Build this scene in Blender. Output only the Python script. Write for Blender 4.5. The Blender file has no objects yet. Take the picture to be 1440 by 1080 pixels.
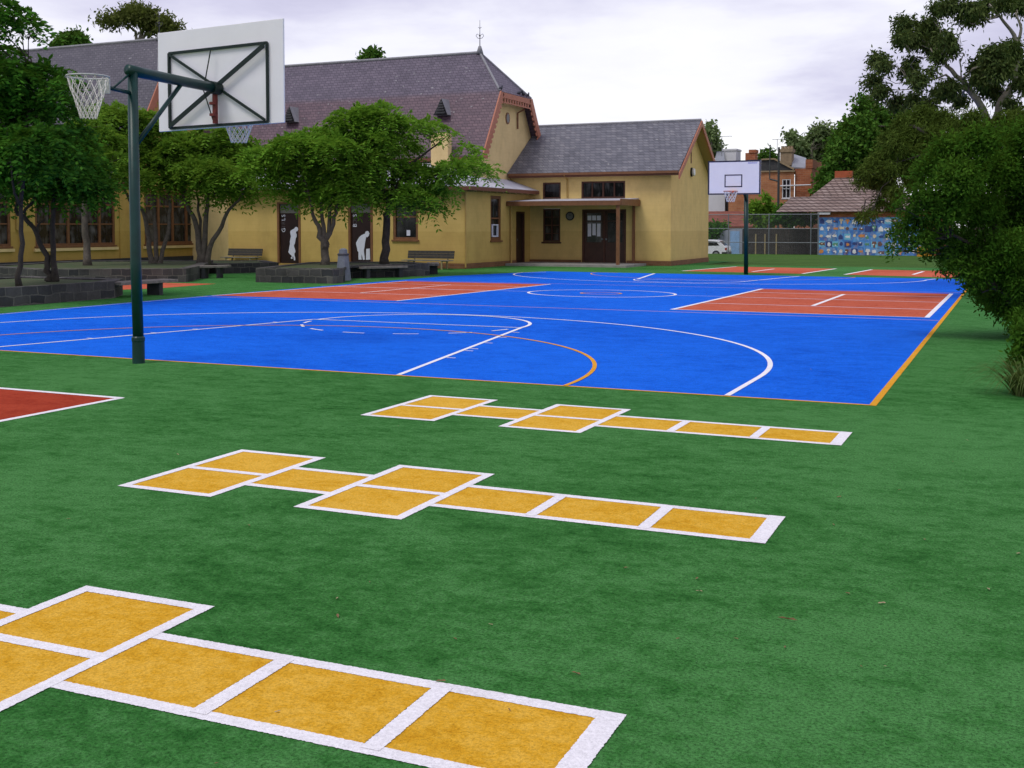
import bpy, math, random
import numpy as np
from math import sin, cos, radians, pi
from mathutils import Vector, Matrix

rnd = random.Random(7)
scene = bpy.context.scene
col = scene.collection

# ------------------------------------------------------------------ camera model
# world = the court's own axes: X along the near baseline, Y down the court, origin at its near right corner
F_PX, PITCH, CY, TH = 1584.0, radians(2.782), 394.4, radians(24.3)
CAM = np.array([1.21, -10.74, 1.65])
RT = np.array([cos(TH), sin(TH)])
FW = np.array([-sin(TH), cos(TH)])

def ray(px, py):
    a, b = (px - 720) / F_PX, (py - CY) / F_PX
    y = cos(PITCH) - b * sin(PITCH)
    z = -sin(PITCH) - b * cos(PITCH)
    return np.array([a * RT[0] + y * FW[0], a * RT[1] + y * FW[1], z]), y

def at(px, py, Y):                       # point at ground distance Y along the view
    d, y = ray(px, py)
    return CAM + d * (Y / y)

def gnd(px, py, z=0.0):                  # point on the ground
    d, y = ray(px, py)
    return CAM + d * ((z - CAM[2]) / d[2])

cam = bpy.data.cameras.new('camera')
cam.sensor_width = 36.0
cam.lens = F_PX / 1440 * 36
cam.shift_y = -(540 - CY) / 1440
cam.clip_end = 3000
co = bpy.data.objects.new('camera', cam)
col.objects.link(co)
co.location = CAM
co.rotation_euler = (pi / 2 - PITCH, 0, TH)
scene.camera = co

# ------------------------------------------------------------------ object helpers
WL = {}                                   # world location of each root

def tag(o, label=None, cat=None, group=None, kind=None):
    if label: o['label'] = label
    if cat: o['category'] = cat
    if group: o['group'] = group
    if kind: o['kind'] = kind
    return o

def thing(name, label, cat, loc, group=None):
    o = bpy.data.objects.new(name, None)
    o.empty_display_size = 0.3
    col.objects.link(o)
    o.location = loc
    WL[o.name] = np.array(loc, float)
    return tag(o, label, cat, group)

class MB:
    def __init__(s):
        s.v, s.f = [], []
    def add(s, vs, fs):
        n = len(s.v)
        s.v += [tuple(map(float, p)) for p in vs]
        s.f += [tuple(n + i for i in f) for f in fs]
        return s
    def poly(s, vs):
        return s.add(vs, [range(len(vs))])
    def frame(s, o, ex, ey, ez, bev=0.0):
        o, ex, ey, ez = (np.array(a, float) for a in (o, ex, ey, ez))
        vs = [o + ex * i + ey * j + ez * k for k in (0, 1) for j in (0, 1) for i in (0, 1)]
        return s.add(vs, [(0, 2, 3, 1), (4, 5, 7, 6), (0, 1, 5, 4), (2, 6, 7, 3), (0, 4, 6, 2), (1, 3, 7, 5)])
    def box(s, x0, x1, y0, y1, z0, z1):
        return s.frame((x0, y0, z0), (x1 - x0, 0, 0), (0, y1 - y0, 0), (0, 0, z1 - z0))
    def bar(s, a, b, w, h, up=(0, 0, 1)):
        a, b, up = np.array(a, float), np.array(b, float), np.array(up, float)
        d = b - a
        n = np.cross(d, up); n /= np.linalg.norm(n) + 1e-9
        m = np.cross(n, d); m /= np.linalg.norm(m) + 1e-9
        return s.frame(a - n * w / 2 - m * h / 2, d, n * w, m * h)
    def tube(s, pts, r, seg=10, caps=True):
        pts = [np.array(p, float) for p in pts]
        if not hasattr(r, '__len__'): r = [r] * len(pts)
        rings, ref = [], None
        for i, p in enumerate(pts):
            t = pts[min(i + 1, len(pts) - 1)] - pts[max(i - 1, 0)]
            t = t / (np.linalg.norm(t) + 1e-9)
            if ref is None:
                ref = np.array([1., 0, 0]) if abs(t[0]) < .8 else np.array([0, 1., 0])
            n = ref - t * (ref @ t); n /= np.linalg.norm(n) + 1e-9
            ref = n
            b = np.cross(t, n)
            rings.append([p + (n * cos(2 * pi * k / seg) + b * sin(2 * pi * k / seg)) * r[i] for k in range(seg)])
        vs = [q for R in rings for q in R]
        fs = []
        for i in range(len(pts) - 1):
            for k in range(seg):
                a, b2 = i * seg + k, i * seg + (k + 1) % seg
                fs.append((a, b2, b2 + seg, a + seg))
        if caps:
            fs.append(tuple(range(seg))[::-1]); fs.append(tuple(range((len(pts) - 1) * seg, len(pts) * seg)))
        return s.add(vs, fs)
    def ring(s, c, R, r, seg=28, m=8, nrm=(0, 0, 1)):
        pts = [np.array(c) + np.array([R * cos(2 * pi * k / seg), R * sin(2 * pi * k / seg), 0]) for k in range(seg + 1)]
        return s.tube(pts, r, m, False)
    def lathe(s, c, prof, seg=20):
        vs, fs = [], []
        for r, z in prof:
            vs += [(c[0] + r * cos(2 * pi * k / seg), c[1] + r * sin(2 * pi * k / seg), c[2] + z) for k in range(seg)]
        for i in range(len(prof) - 1):
            for k in range(seg):
                a, b = i * seg + k, i * seg + (k + 1) % seg
                fs.append((a, b, b + seg, a + seg))
        fs.append(tuple(range((len(prof) - 1) * seg, len(prof) * seg)))
        fs.append(tuple(range(seg))[::-1])
        return s.add(vs, fs)
    def slab(s, poly, t):                 # polygon with thickness t, downwards
        n = len(poly)
        vs = [tuple(p) for p in poly] + [(p[0], p[1], p[2] - t) for p in poly]
        fs = [tuple(range(n)), tuple(range(2 * n - 1, n - 1, -1))]
        fs += [(i, i + n, (i + 1) % n + n, (i + 1) % n) for i in range(n)]
        return s.add(vs, fs)
    def prism(s, poly2, o, ex, ey, ez):   # 2-D polygon in (ex,ey) extruded by ez
        o, ex, ey, ez = (np.array(a, float) for a in (o, ex, ey, ez))
        n = len(poly2)
        A = [o + ex * p[0] + ey * p[1] for p in poly2]
        vs = A + [a + ez for a in A]
        fs = [tuple(range(n))[::-1], tuple(range(n, 2 * n))] + [(i, (i + 1) % n, (i + 1) % n + n, i + n) for i in range(n)]
        return s.add(vs, fs)

def obj(name, mb, mat, parent=None, smooth=False, bevel=0.0):
    me = bpy.data.meshes.new(name)
    off = np.zeros(3)
    if parent is not None:
        off = WL[parent.name]
    vs = np.array(mb.v, float) - off
    me.from_pydata(vs.tolist(), [], mb.f)
    me.materials.append(mat)
    if smooth:
        me.polygons.foreach_set('use_smooth', [True] * len(me.polygons))
    me.validate(); me.update()
    o = bpy.data.objects.new(name, me)
    col.objects.link(o)
    WL[o.name] = off
    if parent is not None: o.parent = parent
    if bevel:
        b = o.modifiers.new('bevel', 'BEVEL'); b.width = bevel; b.segments = 2; b.limit_method = 'ANGLE'
    return o

def struct(name, mb, mat):
    return tag(obj(name, mb, mat), kind='structure')

def copy_tree(o, parent=None):
    c = o.copy(); col.objects.link(c)
    if parent is not None: c.parent = parent
    for ch in list(o.children): copy_tree(ch, c)
    return c

# ------------------------------------------------------------------ materials
def nodes(name):
    m = bpy.data.materials.new(name); m.use_nodes = True
    nt = m.node_tree
    return m, nt, nt.nodes['Principled BSDF']

def N(nt, typ, **kw):
    n = nt.nodes.new(typ)
    for k, v in kw.items():
        if k.startswith('i_'):
            n.inputs[k[2:].replace('_', ' ')].default_value = v
        else:
            setattr(n, k, v)
    return n

def ramp(nt, fac, stops):
    r = nt.nodes.new('ShaderNodeValToRGB')
    e = r.color_ramp.elements
    while len(e) < len(stops): e.new(0.5)
    for el, (p, c) in zip(e, stops):
        el.position = p; el.color = (*c, 1)
    nt.links.new(fac, r.inputs[0])
    return r.outputs[0]

def noise(nt, vec, scale, detail=4, rough=0.55, dist=0.0):
    n = N(nt, 'ShaderNodeTexNoise'); n.inputs['Scale'].default_value = scale
    n.inputs['Detail'].default_value = detail; n.inputs['Roughness'].default_value = rough
    n.inputs['Distortion'].default_value = dist
    if vec is not None: nt.links.new(vec, n.inputs['Vector'])
    return n.outputs['Fac']

def mixc(nt, fac, a, b, mode='MIX'):
    m = N(nt, 'ShaderNodeMix', data_type='RGBA', blend_type=mode)
    for sock, val in ((0, fac), (6, a), (7, b)):
        if hasattr(val, 'links') or hasattr(val, 'is_linked'):
            nt.links.new(val, m.inputs[sock])
        elif sock == 0: m.inputs[0].default_value = val
        else: m.inputs[sock].default_value = (*val, 1)
    return m.outputs[2]

def math_(nt, op, a, b=None):
    m = N(nt, 'ShaderNodeMath', operation=op)
    for i, val in enumerate((a, b)):
        if val is None: continue
        if hasattr(val, 'is_linked'): nt.links.new(val, m.inputs[i])
        else: m.inputs[i].default_value = val
    return m.outputs[0]

def bump(nt, p, h, strength, dist):
    b = N(nt, 'ShaderNodeBump'); b.inputs['Strength'].default_value = strength; b.inputs['Distance'].default_value = dist
    nt.links.new(h, b.inputs['Height']); nt.links.new(b.outputs[0], p.inputs['Normal'])

def objco(nt):
    return N(nt, 'ShaderNodeTexCoord').outputs['Object']

def mapping(nt, vec, scale=(1, 1, 1), rot=(0, 0, 0)):
    m = N(nt, 'ShaderNodeMapping'); m.inputs['Scale'].default_value = scale; m.inputs['Rotation'].default_value = rot
    nt.links.new(vec, m.inputs['Vector']); return m.outputs[0]

def plain(name, c, rough=0.6, var=0.12, scale=6.0, bmp=0.0, metal=0.0, spec=0.4, c2=None):
    m, nt, p = nodes(name)
    v = objco(nt)
    n1 = noise(nt, v, scale, 6, 0.65)
    lo = tuple(x * (1 - var) for x in c) if c2 is None else c2
    hi = tuple(min(1, x * (1 + var)) for x in c)
    nt.links.new(ramp(nt, n1, [(0.3, lo), (0.7, hi)]), p.inputs['Base Color'])
    p.inputs['Roughness'].default_value = rough
    p.inputs['Metallic'].default_value = metal
    p.inputs['Specular IOR Level'].default_value = spec
    if bmp:
        bump(nt, p, noise(nt, v, scale * 12, 3), bmp, 0.01)
    return m

def turf_mat(name, dark, mid, light, mott=1.0, fine=0.5, nap=1.0):
    """artificial turf: big worn patches, brushed streaks, fine fibre grain"""
    m, nt, p = nodes(name)
    v = objco(nt)
    big = noise(nt, v, 0.30 * mott, 2, 0.5, 0.2)
    st = noise(nt, mapping(nt, v, (1.0, 1.6, 1), (0, 0, -TH)), 2.6 * mott, 10, 0.78, 0.1)
    f1 = noise(nt, v, 75, 4, 0.75)
    f2 = noise(nt, v, 260, 2, 0.7)
    tile = noise(nt, v, 16, 7, 0.8)
    s = math_(nt, 'ADD', math_(nt, 'MULTIPLY', big, 0.20), math_(nt, 'MULTIPLY', st, 0.44))
    s = math_(nt, 'ADD', s, math_(nt, 'MULTIPLY', tile, 0.36))
    base = ramp(nt, s, [(0.385, dark), (0.46, mid), (0.535, light), (0.66, tuple(x * 1.10 for x in light))])
    g = math_(nt, 'ADD', math_(nt, 'MULTIPLY', f1, 0.65), math_(nt, 'MULTIPLY', f2, 0.35))
    gr = ramp(nt, g, [(0.36, (1 - fine,) * 3), (0.5, (1, 1, 1)), (0.62, (1 + fine * 0.6,) * 3)])
    c = mixc(nt, 1.0, base, gr, 'MULTIPLY')
    nt.links.new(c, p.inputs['Base Color'])
    p.inputs['Roughness'].default_value = 0.9
    p.inputs['Specular IOR Level'].default_value = 0.04
    h = math_(nt, 'ADD', math_(nt, 'MULTIPLY', f1, 0.6), math_(nt, 'MULTIPLY', f2, 0.4))
    bump(nt, p, h, 0.75, 0.012)
    return m

M = {}
M['turf'] = turf_mat('green_turf', (0.015, 0.092, 0.014), (0.037, 0.158, 0.031), (0.068, 0.222, 0.058), 1.0, 0.72, 0.5)
M['blue'] = turf_mat('blue_turf', (0.003, 0.080, 0.50), (0.005, 0.112, 0.65), (0.010, 0.150, 0.77), 0.8, 0.42, 0.3)
M['red'] = turf_mat('red_turf', (0.36, 0.060, 0.030), (0.48, 0.095, 0.048), (0.58, 0.140, 0.075), 0.8, 0.28, 0.5)
M['red_deep'] = turf_mat('deep_red_turf', (0.25, 0.028, 0.012), (0.33, 0.040, 0.018), (0.40, 0.058, 0.026), 0.9, 0.28, 0.4)
M['yellow'] = turf_mat('yellow_turf', (0.56, 0.265, 0.010), (0.69, 0.370, 0.024), (0.77, 0.450, 0.055), 1.3, 0.34, 0.4)
M['line'] = turf_mat('white_turf', (0.78, 0.76, 0.77), (0.87, 0.85, 0.86), (0.92, 0.90, 0.91), 1.2, 0.20, 0.2)
M['thin_line'] = turf_mat('faded_line_turf', (0.56, 0.52, 0.62), (0.66, 0.62, 0.70), (0.74, 0.70, 0.76), 1.2, 0.2, 0.2)
M['orange'] = turf_mat('orange_turf', (0.62, 0.27, 0.014), (0.72, 0.33, 0.024), (0.80, 0.39, 0.04), 1.2, 0.25, 0.3)
M['grass'] = turf_mat('lawn', (0.026, 0.064, 0.011), (0.044, 0.102, 0.017), (0.066, 0.140, 0.026), 1.4, 0.5, 0.6)
M['paint_green'] = plain('green_gloss_paint', (0.003, 0.036, 0.029), 0.38, 0.25, 5, 0.05, spec=0.35)
M['dark_green'] = plain('dark_green_angle_iron', (0.002, 0.014, 0.010), 0.55, 0.25, 8)
M['board_white'] = plain('white_board_paint', (0.84, 0.83, 0.86), 0.5, 0.03, 2.5, 0.03)
M['board_dark'] = plain('black_board_edge', (0.02, 0.02, 0.05), 0.5, 0.2, 8)
M['mark_blue'] = plain('blue_print', (0.20, 0.22, 0.55), 0.5, 0.1, 8)
M['rust'] = plain('rust_red_bracket', (0.17, 0.025, 0.018), 0.6, 0.4, 20)
M['ring_red'] = plain('orange_ring_paint', (0.55, 0.10, 0.04), 0.5, 0.2, 20)
M['ring_grey'] = plain('worn_grey_ring', (0.42, 0.44, 0.42), 0.4, 0.2, 30)
M['net'] = plain('white_net_cord', (0.72, 0.70, 0.64), 0.8, 0.12, 40)
M['bin'] = plain('grey_bin_metal', (0.15, 0.17, 0.20), 0.55, 0.2, 9, 0.1)
M['bin_dark'] = plain('dark_bin_rim', (0.06, 0.06, 0.07), 0.6, 0.2, 9)
M['bench_wood'] = plain('weathered_bench_wood', (0.19, 0.172, 0.145), 0.85, 0.35, 9, 0.4)
M['bench_back'] = plain('grey_slat_wood', (0.045, 0.043, 0.038), 0.85, 0.35, 9, 0.3)
M['bench_leg'] = plain('ochre_bench_leg', (0.30, 0.24, 0.12), 0.7, 0.2, 9)
M['soil'] = plain('planter_soil', (0.060, 0.058, 0.028), 0.95, 0.5, 2.2, 0.8, c2=(0.028, 0.075, 0.014))
M['timber'] = plain('brown_timber', (0.19, 0.082, 0.034), 0.55, 0.22, 7, 0.1)
M['timber_dark'] = plain('dark_brown_timber', (0.075, 0.026, 0.014), 0.5, 0.25, 7, 0.1)
M['door_dark'] = plain('dark_door_paint', (0.022, 0.008, 0.008), 0.4, 0.3, 5)
M['door_brown'] = plain('brown_door_paint', (0.050, 0.018, 0.012), 0.4, 0.25, 5)
M['fascia'] = plain('brown_fascia', (0.16, 0.062, 0.033), 0.55, 0.18, 6)
M['barge'] = plain('salmon_barge_paint', (0.44, 0.165, 0.095), 0.6, 0.12, 5)
M['barge_dark'] = plain('fretwork_shadow_paint', (0.16, 0.045, 0.032), 0.7, 0.12, 5)
M['soffit'] = plain('cream_soffit', (0.36, 0.27, 0.10), 0.7, 0.1, 5)
M['pipe'] = plain('ochre_downpipe', (0.42, 0.27, 0.075), 0.5, 0.12, 5)
M['letter'] = plain('white_door_paint', (0.66, 0.66, 0.76), 0.6, 0.06, 9)
M['letter_dim'] = plain('faded_door_letter', (0.085, 0.065, 0.07), 0.6, 0.1, 9)
M['grey_panel'] = plain('grey_transom_panel', (0.16, 0.15, 0.13), 0.6, 0.1, 9)
M['lead'] = plain('lead_flashing', (0.25, 0.25, 0.26), 0.6, 0.2, 4)
M['ironwork'] = plain('dark_ironwork', (0.035, 0.035, 0.04), 0.5, 0.2, 9)
M['pigeon'] = plain('pigeon_feathers', (0.03, 0.032, 0.042), 0.7, 0.4, 20)
M['concrete'] = plain('grey_concrete', (0.26, 0.25, 0.23), 0.9, 0.18, 3, 0.2)
M['clock_face'] = plain('clock_face', (0.16, 0.17, 0.18), 0.4, 0.05, 5)
M['black'] = plain('black_plastic', (0.012, 0.012, 0.014), 0.45, 0.1, 5)
M['lampglass'] = plain('white_lamp_glass', (0.7, 0.7, 0.66), 0.3, 0.03, 5)
M['steel'] = plain('galvanised_steel', (0.17, 0.19, 0.20), 0.5, 0.15, 5, metal=0.3)
M['fence_wood'] = plain('dark_timber_fence', (0.045, 0.040, 0.036), 0.9, 0.4, 3, 0.2)
M['shed'] = plain('pale_grey_cladding', (0.33, 0.36, 0.42), 0.6, 0.08, 1)
M['shed_blue'] = plain('light_blue_panel', (0.27, 0.45, 0.70), 0.6, 0.18, 2)
M['white_render'] = plain('white_render', (0.62, 0.62, 0.64), 0.8, 0.06, 1)
M['car_paint'] = plain('white_car_paint', (0.78, 0.79, 0.80), 0.25, 0.02, 1, spec=0.5)
M['tyre'] = plain('tyre_rubber', (0.015, 0.015, 0.016), 0.9, 0.1, 6)
M['rim'] = plain('grey_rim', (0.35, 0.35, 0.36), 0.4, 0.1, 6, metal=0.6)
M['tail'] = plain('red_tail_lamp', (0.35, 0.02, 0.015), 0.3, 0.1, 6)
M['panel_orange'] = plain('yellow_orange_paint', (0.62, 0.27, 0.02), 0.5, 0.1, 3)
M['pole_dark'] = plain('dark_steel_pole', (0.03, 0.035, 0.035), 0.5, 0.1, 3)
M['terra'] = plain('terracotta_ridge', (0.36, 0.085, 0.032), 0.8, 0.15, 4)
M['chimney_stone'] = plain('tan_chimney_render', (0.27, 0.20, 0.12), 0.9, 0.25, 3, 0.2)
M['bark'] = plain('grey_bark', (0.105, 0.090, 0.070), 0.95, 0.4, 8, 0.7)
M['bark_dark'] = plain('dark_bark', (0.048, 0.041, 0.033), 0.95, 0.4, 8, 0.6)
M['bark_pale'] = plain('pale_gum_bark', (0.22, 0.20, 0.15), 0.85, 0.35, 5, 0.3)
M['dead_leaf'] = plain('dry_leaf', (0.20, 0.115, 0.05), 0.8, 0.3, 60)
M['dead_leaf_pale'] = plain('pale_dry_leaf', (0.36, 0.28, 0.16), 0.8, 0.3, 60)

def glass_mat(name, tint=(0.010, 0.011, 0.012), streak=0.06):
    m, nt, p = nodes(name)
    v = objco(nt)
    st = noise(nt, mapping(nt, v, (1, 1, 0.16)), 6, 5, 0.7)
    blk = noise(nt, v, 2.0, 2)
    s = math_(nt, 'MULTIPLY', st, blk)
    c = ramp(nt, s, [(0.22, tint), (0.36, tuple(x + streak for x in tint)), (0.55, tuple(x + streak * 2.2 for x in tint))])
    nt.links.new(c, p.inputs['Base Color'])
    p.inputs['Roughness'].default_value = 0.10
    p.inputs['Specular IOR Level'].default_value = 0.35
    bump(nt, p, noise(nt, v, 1.3, 1), 0.12, 0.05)
    return m
M['glass'] = glass_mat('dark_window_glass')
M['glass_curtain'] = glass_mat('curtained_window_glass', (0.012, 0.012, 0.012), 0.075)
M['glass_black'] = glass_mat('black_glass', (0.006, 0.006, 0.007), 0.02)

def wall_mat(name, c, band=True):
    m, nt, p = nodes(name)
    v = objco(nt)
    sep = N(nt, 'ShaderNodeSeparateXYZ'); nt.links.new(v, sep.inputs[0])
    cmb = N(nt, 'ShaderNodeCombineXYZ')
    nt.links.new(math_(nt, 'ADD', sep.outputs[0], sep.outputs[1]), cmb.inputs[0]); nt.links.new(sep.outputs[2], cmb.inputs[1])
    br = N(nt, 'ShaderNodeTexBrick'); nt.links.new(cmb.outputs[0], br.inputs['Vector'])
    br.inputs['Scale'].default_value = 1.0; br.inputs['Brick Width'].default_value = 0.46; br.inputs['Row Height'].default_value = 0.155
    br.inputs['Mortar Size'].default_value = 0.008; br.inputs['Mortar Smooth'].default_value = 0.6
    br.inputs['Color1'].default_value = (1, 1, 1, 1); br.inputs['Color2'].default_value = (0.975, 0.97, 0.965, 1); br.inputs['Mortar'].default_value = (0.94, 0.935, 0.92, 1)
    big = noise(nt, mapping(nt, v, (1, 1, 0.6)), 0.9, 6, 0.65)
    base = ramp(nt, big, [(0.3, tuple(x * 0.86 for x in c)), (0.5, c), (0.72, tuple(x * 1.07 for x in c))])
    c1 = mixc(nt, 1.0, base, br.outputs['Color'], 'MULTIPLY')
    if band:
        wob = math_(nt, 'ADD', sep.outputs[2], math_(nt, 'MULTIPLY', noise(nt, v, 1.2, 3), 0.10))
        b = ramp(nt, wob, [(0.0, (0.62, 0.58, 0.52)), (0.30, (0.88, 0.86, 0.82)), (1.0, (0.93, 0.92, 0.88))])
        # world-height bands: stained foot, darker dado, clean top
        mr = N(nt, 'ShaderNodeMapRange'); mr.inputs[1].default_value = 0; mr.inputs[2].default_value = 1.65
        nt.links.new(wob, mr.inputs[0])
        b = ramp(nt, mr.outputs[0], [(0.08, (0.66, 0.60, 0.52)), (0.22, (0.86, 0.84, 0.78)), (0.88, (0.90, 0.88, 0.83)), (0.91, (1, 1, 1))])
        c1 = mixc(nt, 1.0, c1, b, 'MULTIPLY')
    st = noise(nt, mapping(nt, v, (1, 1, 0.55)), 2.4, 7, 0.7)
    c1 = mixc(nt, 1.0, c1, ramp(nt, st, [(0.30, (0.90, 0.88, 0.85)), (0.52, (1, 1, 1))]), 'MULTIPLY')
    nt.links.new(c1, p.inputs['Base Color'])
    p.inputs['Roughness'].default_value = 0.75; p.inputs['Specular IOR Level'].default_value = 0.25
    bump(nt, p, br.outputs['Fac'], -0.14, 0.004)
    return m
M['wall'] = wall_mat('yellow_painted_brick', (0.76, 0.555, 0.215))
M['wall_plain'] = wall_mat('cream_painted_brick', (0.76, 0.575, 0.27), False)
M['wall_wing'] = wall_mat('deep_yellow_painted_brick', (0.64, 0.445, 0.145))
M['wall_old'] = wall_mat('ochre_painted_brick', (0.56, 0.375, 0.10))

def brick_mat(name, c1, c2, mortar, bw, rh, ms=0.012, yscale=1.0, rough=0.85, stain=0.25, bstr=0.4, wob=0.0):
    m, nt, p = nodes(name)
    v = objco(nt)
    sep = N(nt, 'ShaderNodeSeparateXYZ'); nt.links.new(v, sep.inputs[0])
    cmb = N(nt, 'ShaderNodeCombineXYZ')
    nt.links.new(math_(nt, 'ADD', sep.outputs[0], sep.outputs[1]), cmb.inputs[0])
    nt.links.new(math_(nt, 'MULTIPLY', sep.outputs[2], yscale), cmb.inputs[1])
    if wob:
        nz = N(nt, 'ShaderNodeTexNoise'); nz.inputs['Scale'].default_value = 2.6; nz.inputs['Detail'].default_value = 5; nt.links.new(v, nz.inputs['Vector'])
        wv = N(nt, 'ShaderNodeVectorMath', operation='SUBTRACT'); nt.links.new(nz.outputs['Color'], wv.inputs[0]); wv.inputs[1].default_value = (.5, .5, .5)
        ws = N(nt, 'ShaderNodeVectorMath', operation='SCALE'); nt.links.new(wv.outputs[0], ws.inputs[0]); ws.inputs['Scale'].default_value = wob
        wa = N(nt, 'ShaderNodeVectorMath', operation='ADD'); nt.links.new(cmb.outputs[0], wa.inputs[0]); nt.links.new(ws.outputs[0], wa.inputs[1])
        cmb = wa
    br = N(nt, 'ShaderNodeTexBrick'); nt.links.new(cmb.outputs[0], br.inputs['Vector'])
    br.inputs['Scale'].default_value = 1.0; br.inputs['Brick Width'].default_value = bw; br.inputs['Row Height'].default_value = rh
    br.inputs['Mortar Size'].default_value = ms; br.inputs['Bias'].default_value = 0.0
    br.inputs['Color1'].default_value = (*c1, 1); br.inputs['Color2'].default_value = (*c2, 1); br.inputs['Mortar'].default_value = (*mortar, 1)
    big = noise(nt, v, 0.9, 7, 0.7)
    c = mixc(nt, 1.0, br.outputs['Color'], ramp(nt, big, [(0.3, (1 - stain,) * 3), (0.7, (1 + stain * 0.8,) * 3)]), 'MULTIPLY')
    nt.links.new(c, p.inputs['Base Color'])
    p.inputs['Roughness'].default_value = rough; p.inputs['Specular IOR Level'].default_value = 0.3
    h = math_(nt, 'ADD', math_(nt, 'MULTIPLY', br.outputs['Fac'], -1.0), math_(nt, 'MULTIPLY', noise(nt, v, 22, 4), 0.5))
    bump(nt, p, h, bstr, 0.02)
    return m
M['bluestone'] = brick_mat('bluestone_blocks', (0.028, 0.029, 0.031), (0.085, 0.080, 0.074), (0.105, 0.10, 0.088), 0.40, 0.20, 0.014, stain=0.55, bstr=0.9, wob=0.16)
M['bluestone_base'] = brick_mat('bluestone_plinth', (0.035, 0.036, 0.040), (0.055, 0.055, 0.055), (0.07, 0.07, 0.07), 0.8, 0.3, 0.008)
M['plinth'] = brick_mat('brown_brick_plinth', (0.17, 0.075, 0.035), (0.23, 0.105, 0.050), (0.20, 0.11, 0.06), 0.24, 0.085)
M['redbrick'] = brick_mat('red_house_brick', (0.30, 0.085, 0.038), (0.40, 0.14, 0.060), (0.36, 0.20, 0.12), 0.45, 0.17)
M['tanbrick'] = brick_mat('tan_house_brick', (0.42, 0.19, 0.085), (0.36, 0.14, 0.060), (0.38, 0.22, 0.14), 0.45, 0.17)
M['darkbrick'] = brick_mat('dull_red_tile_roof', (0.20, 0.065, 0.045), (0.26, 0.085, 0.055), (0.12, 0.045, 0.035), 0.5, 0.25)
M['tiles'] = brick_mat('weathered_roof_tiles', (0.23, 0.165, 0.135), (0.32, 0.25, 0.215), (0.09, 0.06, 0.05), 0.50, 0.22, 0.05, 1.0)

def slate_mat(name, a, b, c, splitz=None, low=None):
    m, nt, p = nodes(name)
    v = objco(nt)
    sep = N(nt, 'ShaderNodeSeparateXYZ'); nt.links.new(v, sep.inputs[0])
    cmb = N(nt, 'ShaderNodeCombineXYZ')
    nt.links.new(math_(nt, 'ADD', sep.outputs[0], sep.outputs[1]), cmb.inputs[0])
    nt.links.new(math_(nt, 'MULTIPLY', sep.outputs[2], 1.2), cmb.inputs[1])
    br = N(nt, 'ShaderNodeTexBrick'); nt.links.new(cmb.outputs[0], br.inputs['Vector'])
    br.inputs['Scale'].default_value = 1.0; br.inputs['Brick Width'].default_value = 0.24; br.inputs['Row Height'].default_value = 0.15
    br.inputs['Mortar Size'].default_value = 0.014; br.inputs['Mortar Smooth'].default_value = 0.3
    br.inputs['Color1'].default_value = (0, 0, 0, 1); br.inputs['Color2'].default_value = (1, 1, 1, 1); br.inputs['Mortar'].default_value = (0.0, 0.0, 0.0, 1)
    bw = N(nt, 'ShaderNodeRGBToBW'); nt.links.new(br.outputs['Color'], bw.inputs[0])
    big = noise(nt, v, 0.7, 6, 0.7)
    mid = noise(nt, mapping(nt, v, (2.2, 2.2, 4.5)), 1.6, 4, 0.75)
    s = math_(nt, 'ADD', math_(nt, 'MULTIPLY', bw.outputs[0], 0.22), math_(nt, 'ADD', math_(nt, 'MULTIPLY', big, 0.38), math_(nt, 'MULTIPLY', mid, 0.40)))
    hi = ramp(nt, s, [(0.28, a), (0.50, b), (0.74, c)])
    out = hi
    if splitz is not None:
        lo = ramp(nt, s, [(0.28, low[0]), (0.50, low[1]), (0.74, low[2])])
        mr = N(nt, 'ShaderNodeMapRange'); mr.inputs[1].default_value = splitz - 0.12; mr.inputs[2].default_value = splitz + 0.12
        nt.links.new(math_(nt, 'ADD', sep.outputs[2], math_(nt, 'MULTIPLY', math_(nt, 'SUBTRACT', mid, 0.5), 0.2)), mr.inputs[0])
        out = mixc(nt, mr.outputs[0], lo, hi)
    # a few slates gone pale with lichen
    li = noise(nt, mapping(nt, v, (1.6, 1.6, 4.0)), 3.0, 2, 0.5)
    out = mixc(nt, ramp(nt, li, [(0.69, (0, 0, 0)), (0.74, (0.75, 0.75, 0.75))]), out, (0.36, 0.36, 0.35))
    dk = ramp(nt, br.outputs['Fac'], [(0.0, (1, 1, 1)), (1.0, (0.62, 0.60, 0.62))])
    out = mixc(nt, 1.0, out, dk, 'MULTIPLY')
    nt.links.new(out, p.inputs['Base Color'])
    p.inputs['Roughness'].default_value = 0.55; p.inputs['Specular IOR Level'].default_value = 0.4
    bump(nt, p, math_(nt, 'SUBTRACT', math_(nt, 'MULTIPLY', bw.outputs[0], 0.4), br.outputs['Fac']), 0.5, 0.02)
    return m
M['slate_hall'] = slate_mat('purple_grey_slate', (0.066, 0.054, 0.078), (0.106, 0.086, 0.120), (0.158, 0.128, 0.166), 7.25,
                            ((0.072, 0.044, 0.062), (0.118, 0.070, 0.090), (0.170, 0.105, 0.122)))
M['slate_left'] = slate_mat('grey_slate', (0.062, 0.058, 0.074), (0.088, 0.082, 0.100), (0.120, 0.112, 0.130))
M['slate_annex'] = slate_mat('weathered_slate', (0.078, 0.080, 0.094), (0.140, 0.142, 0.162), (0.235, 0.230, 0.240))

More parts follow.
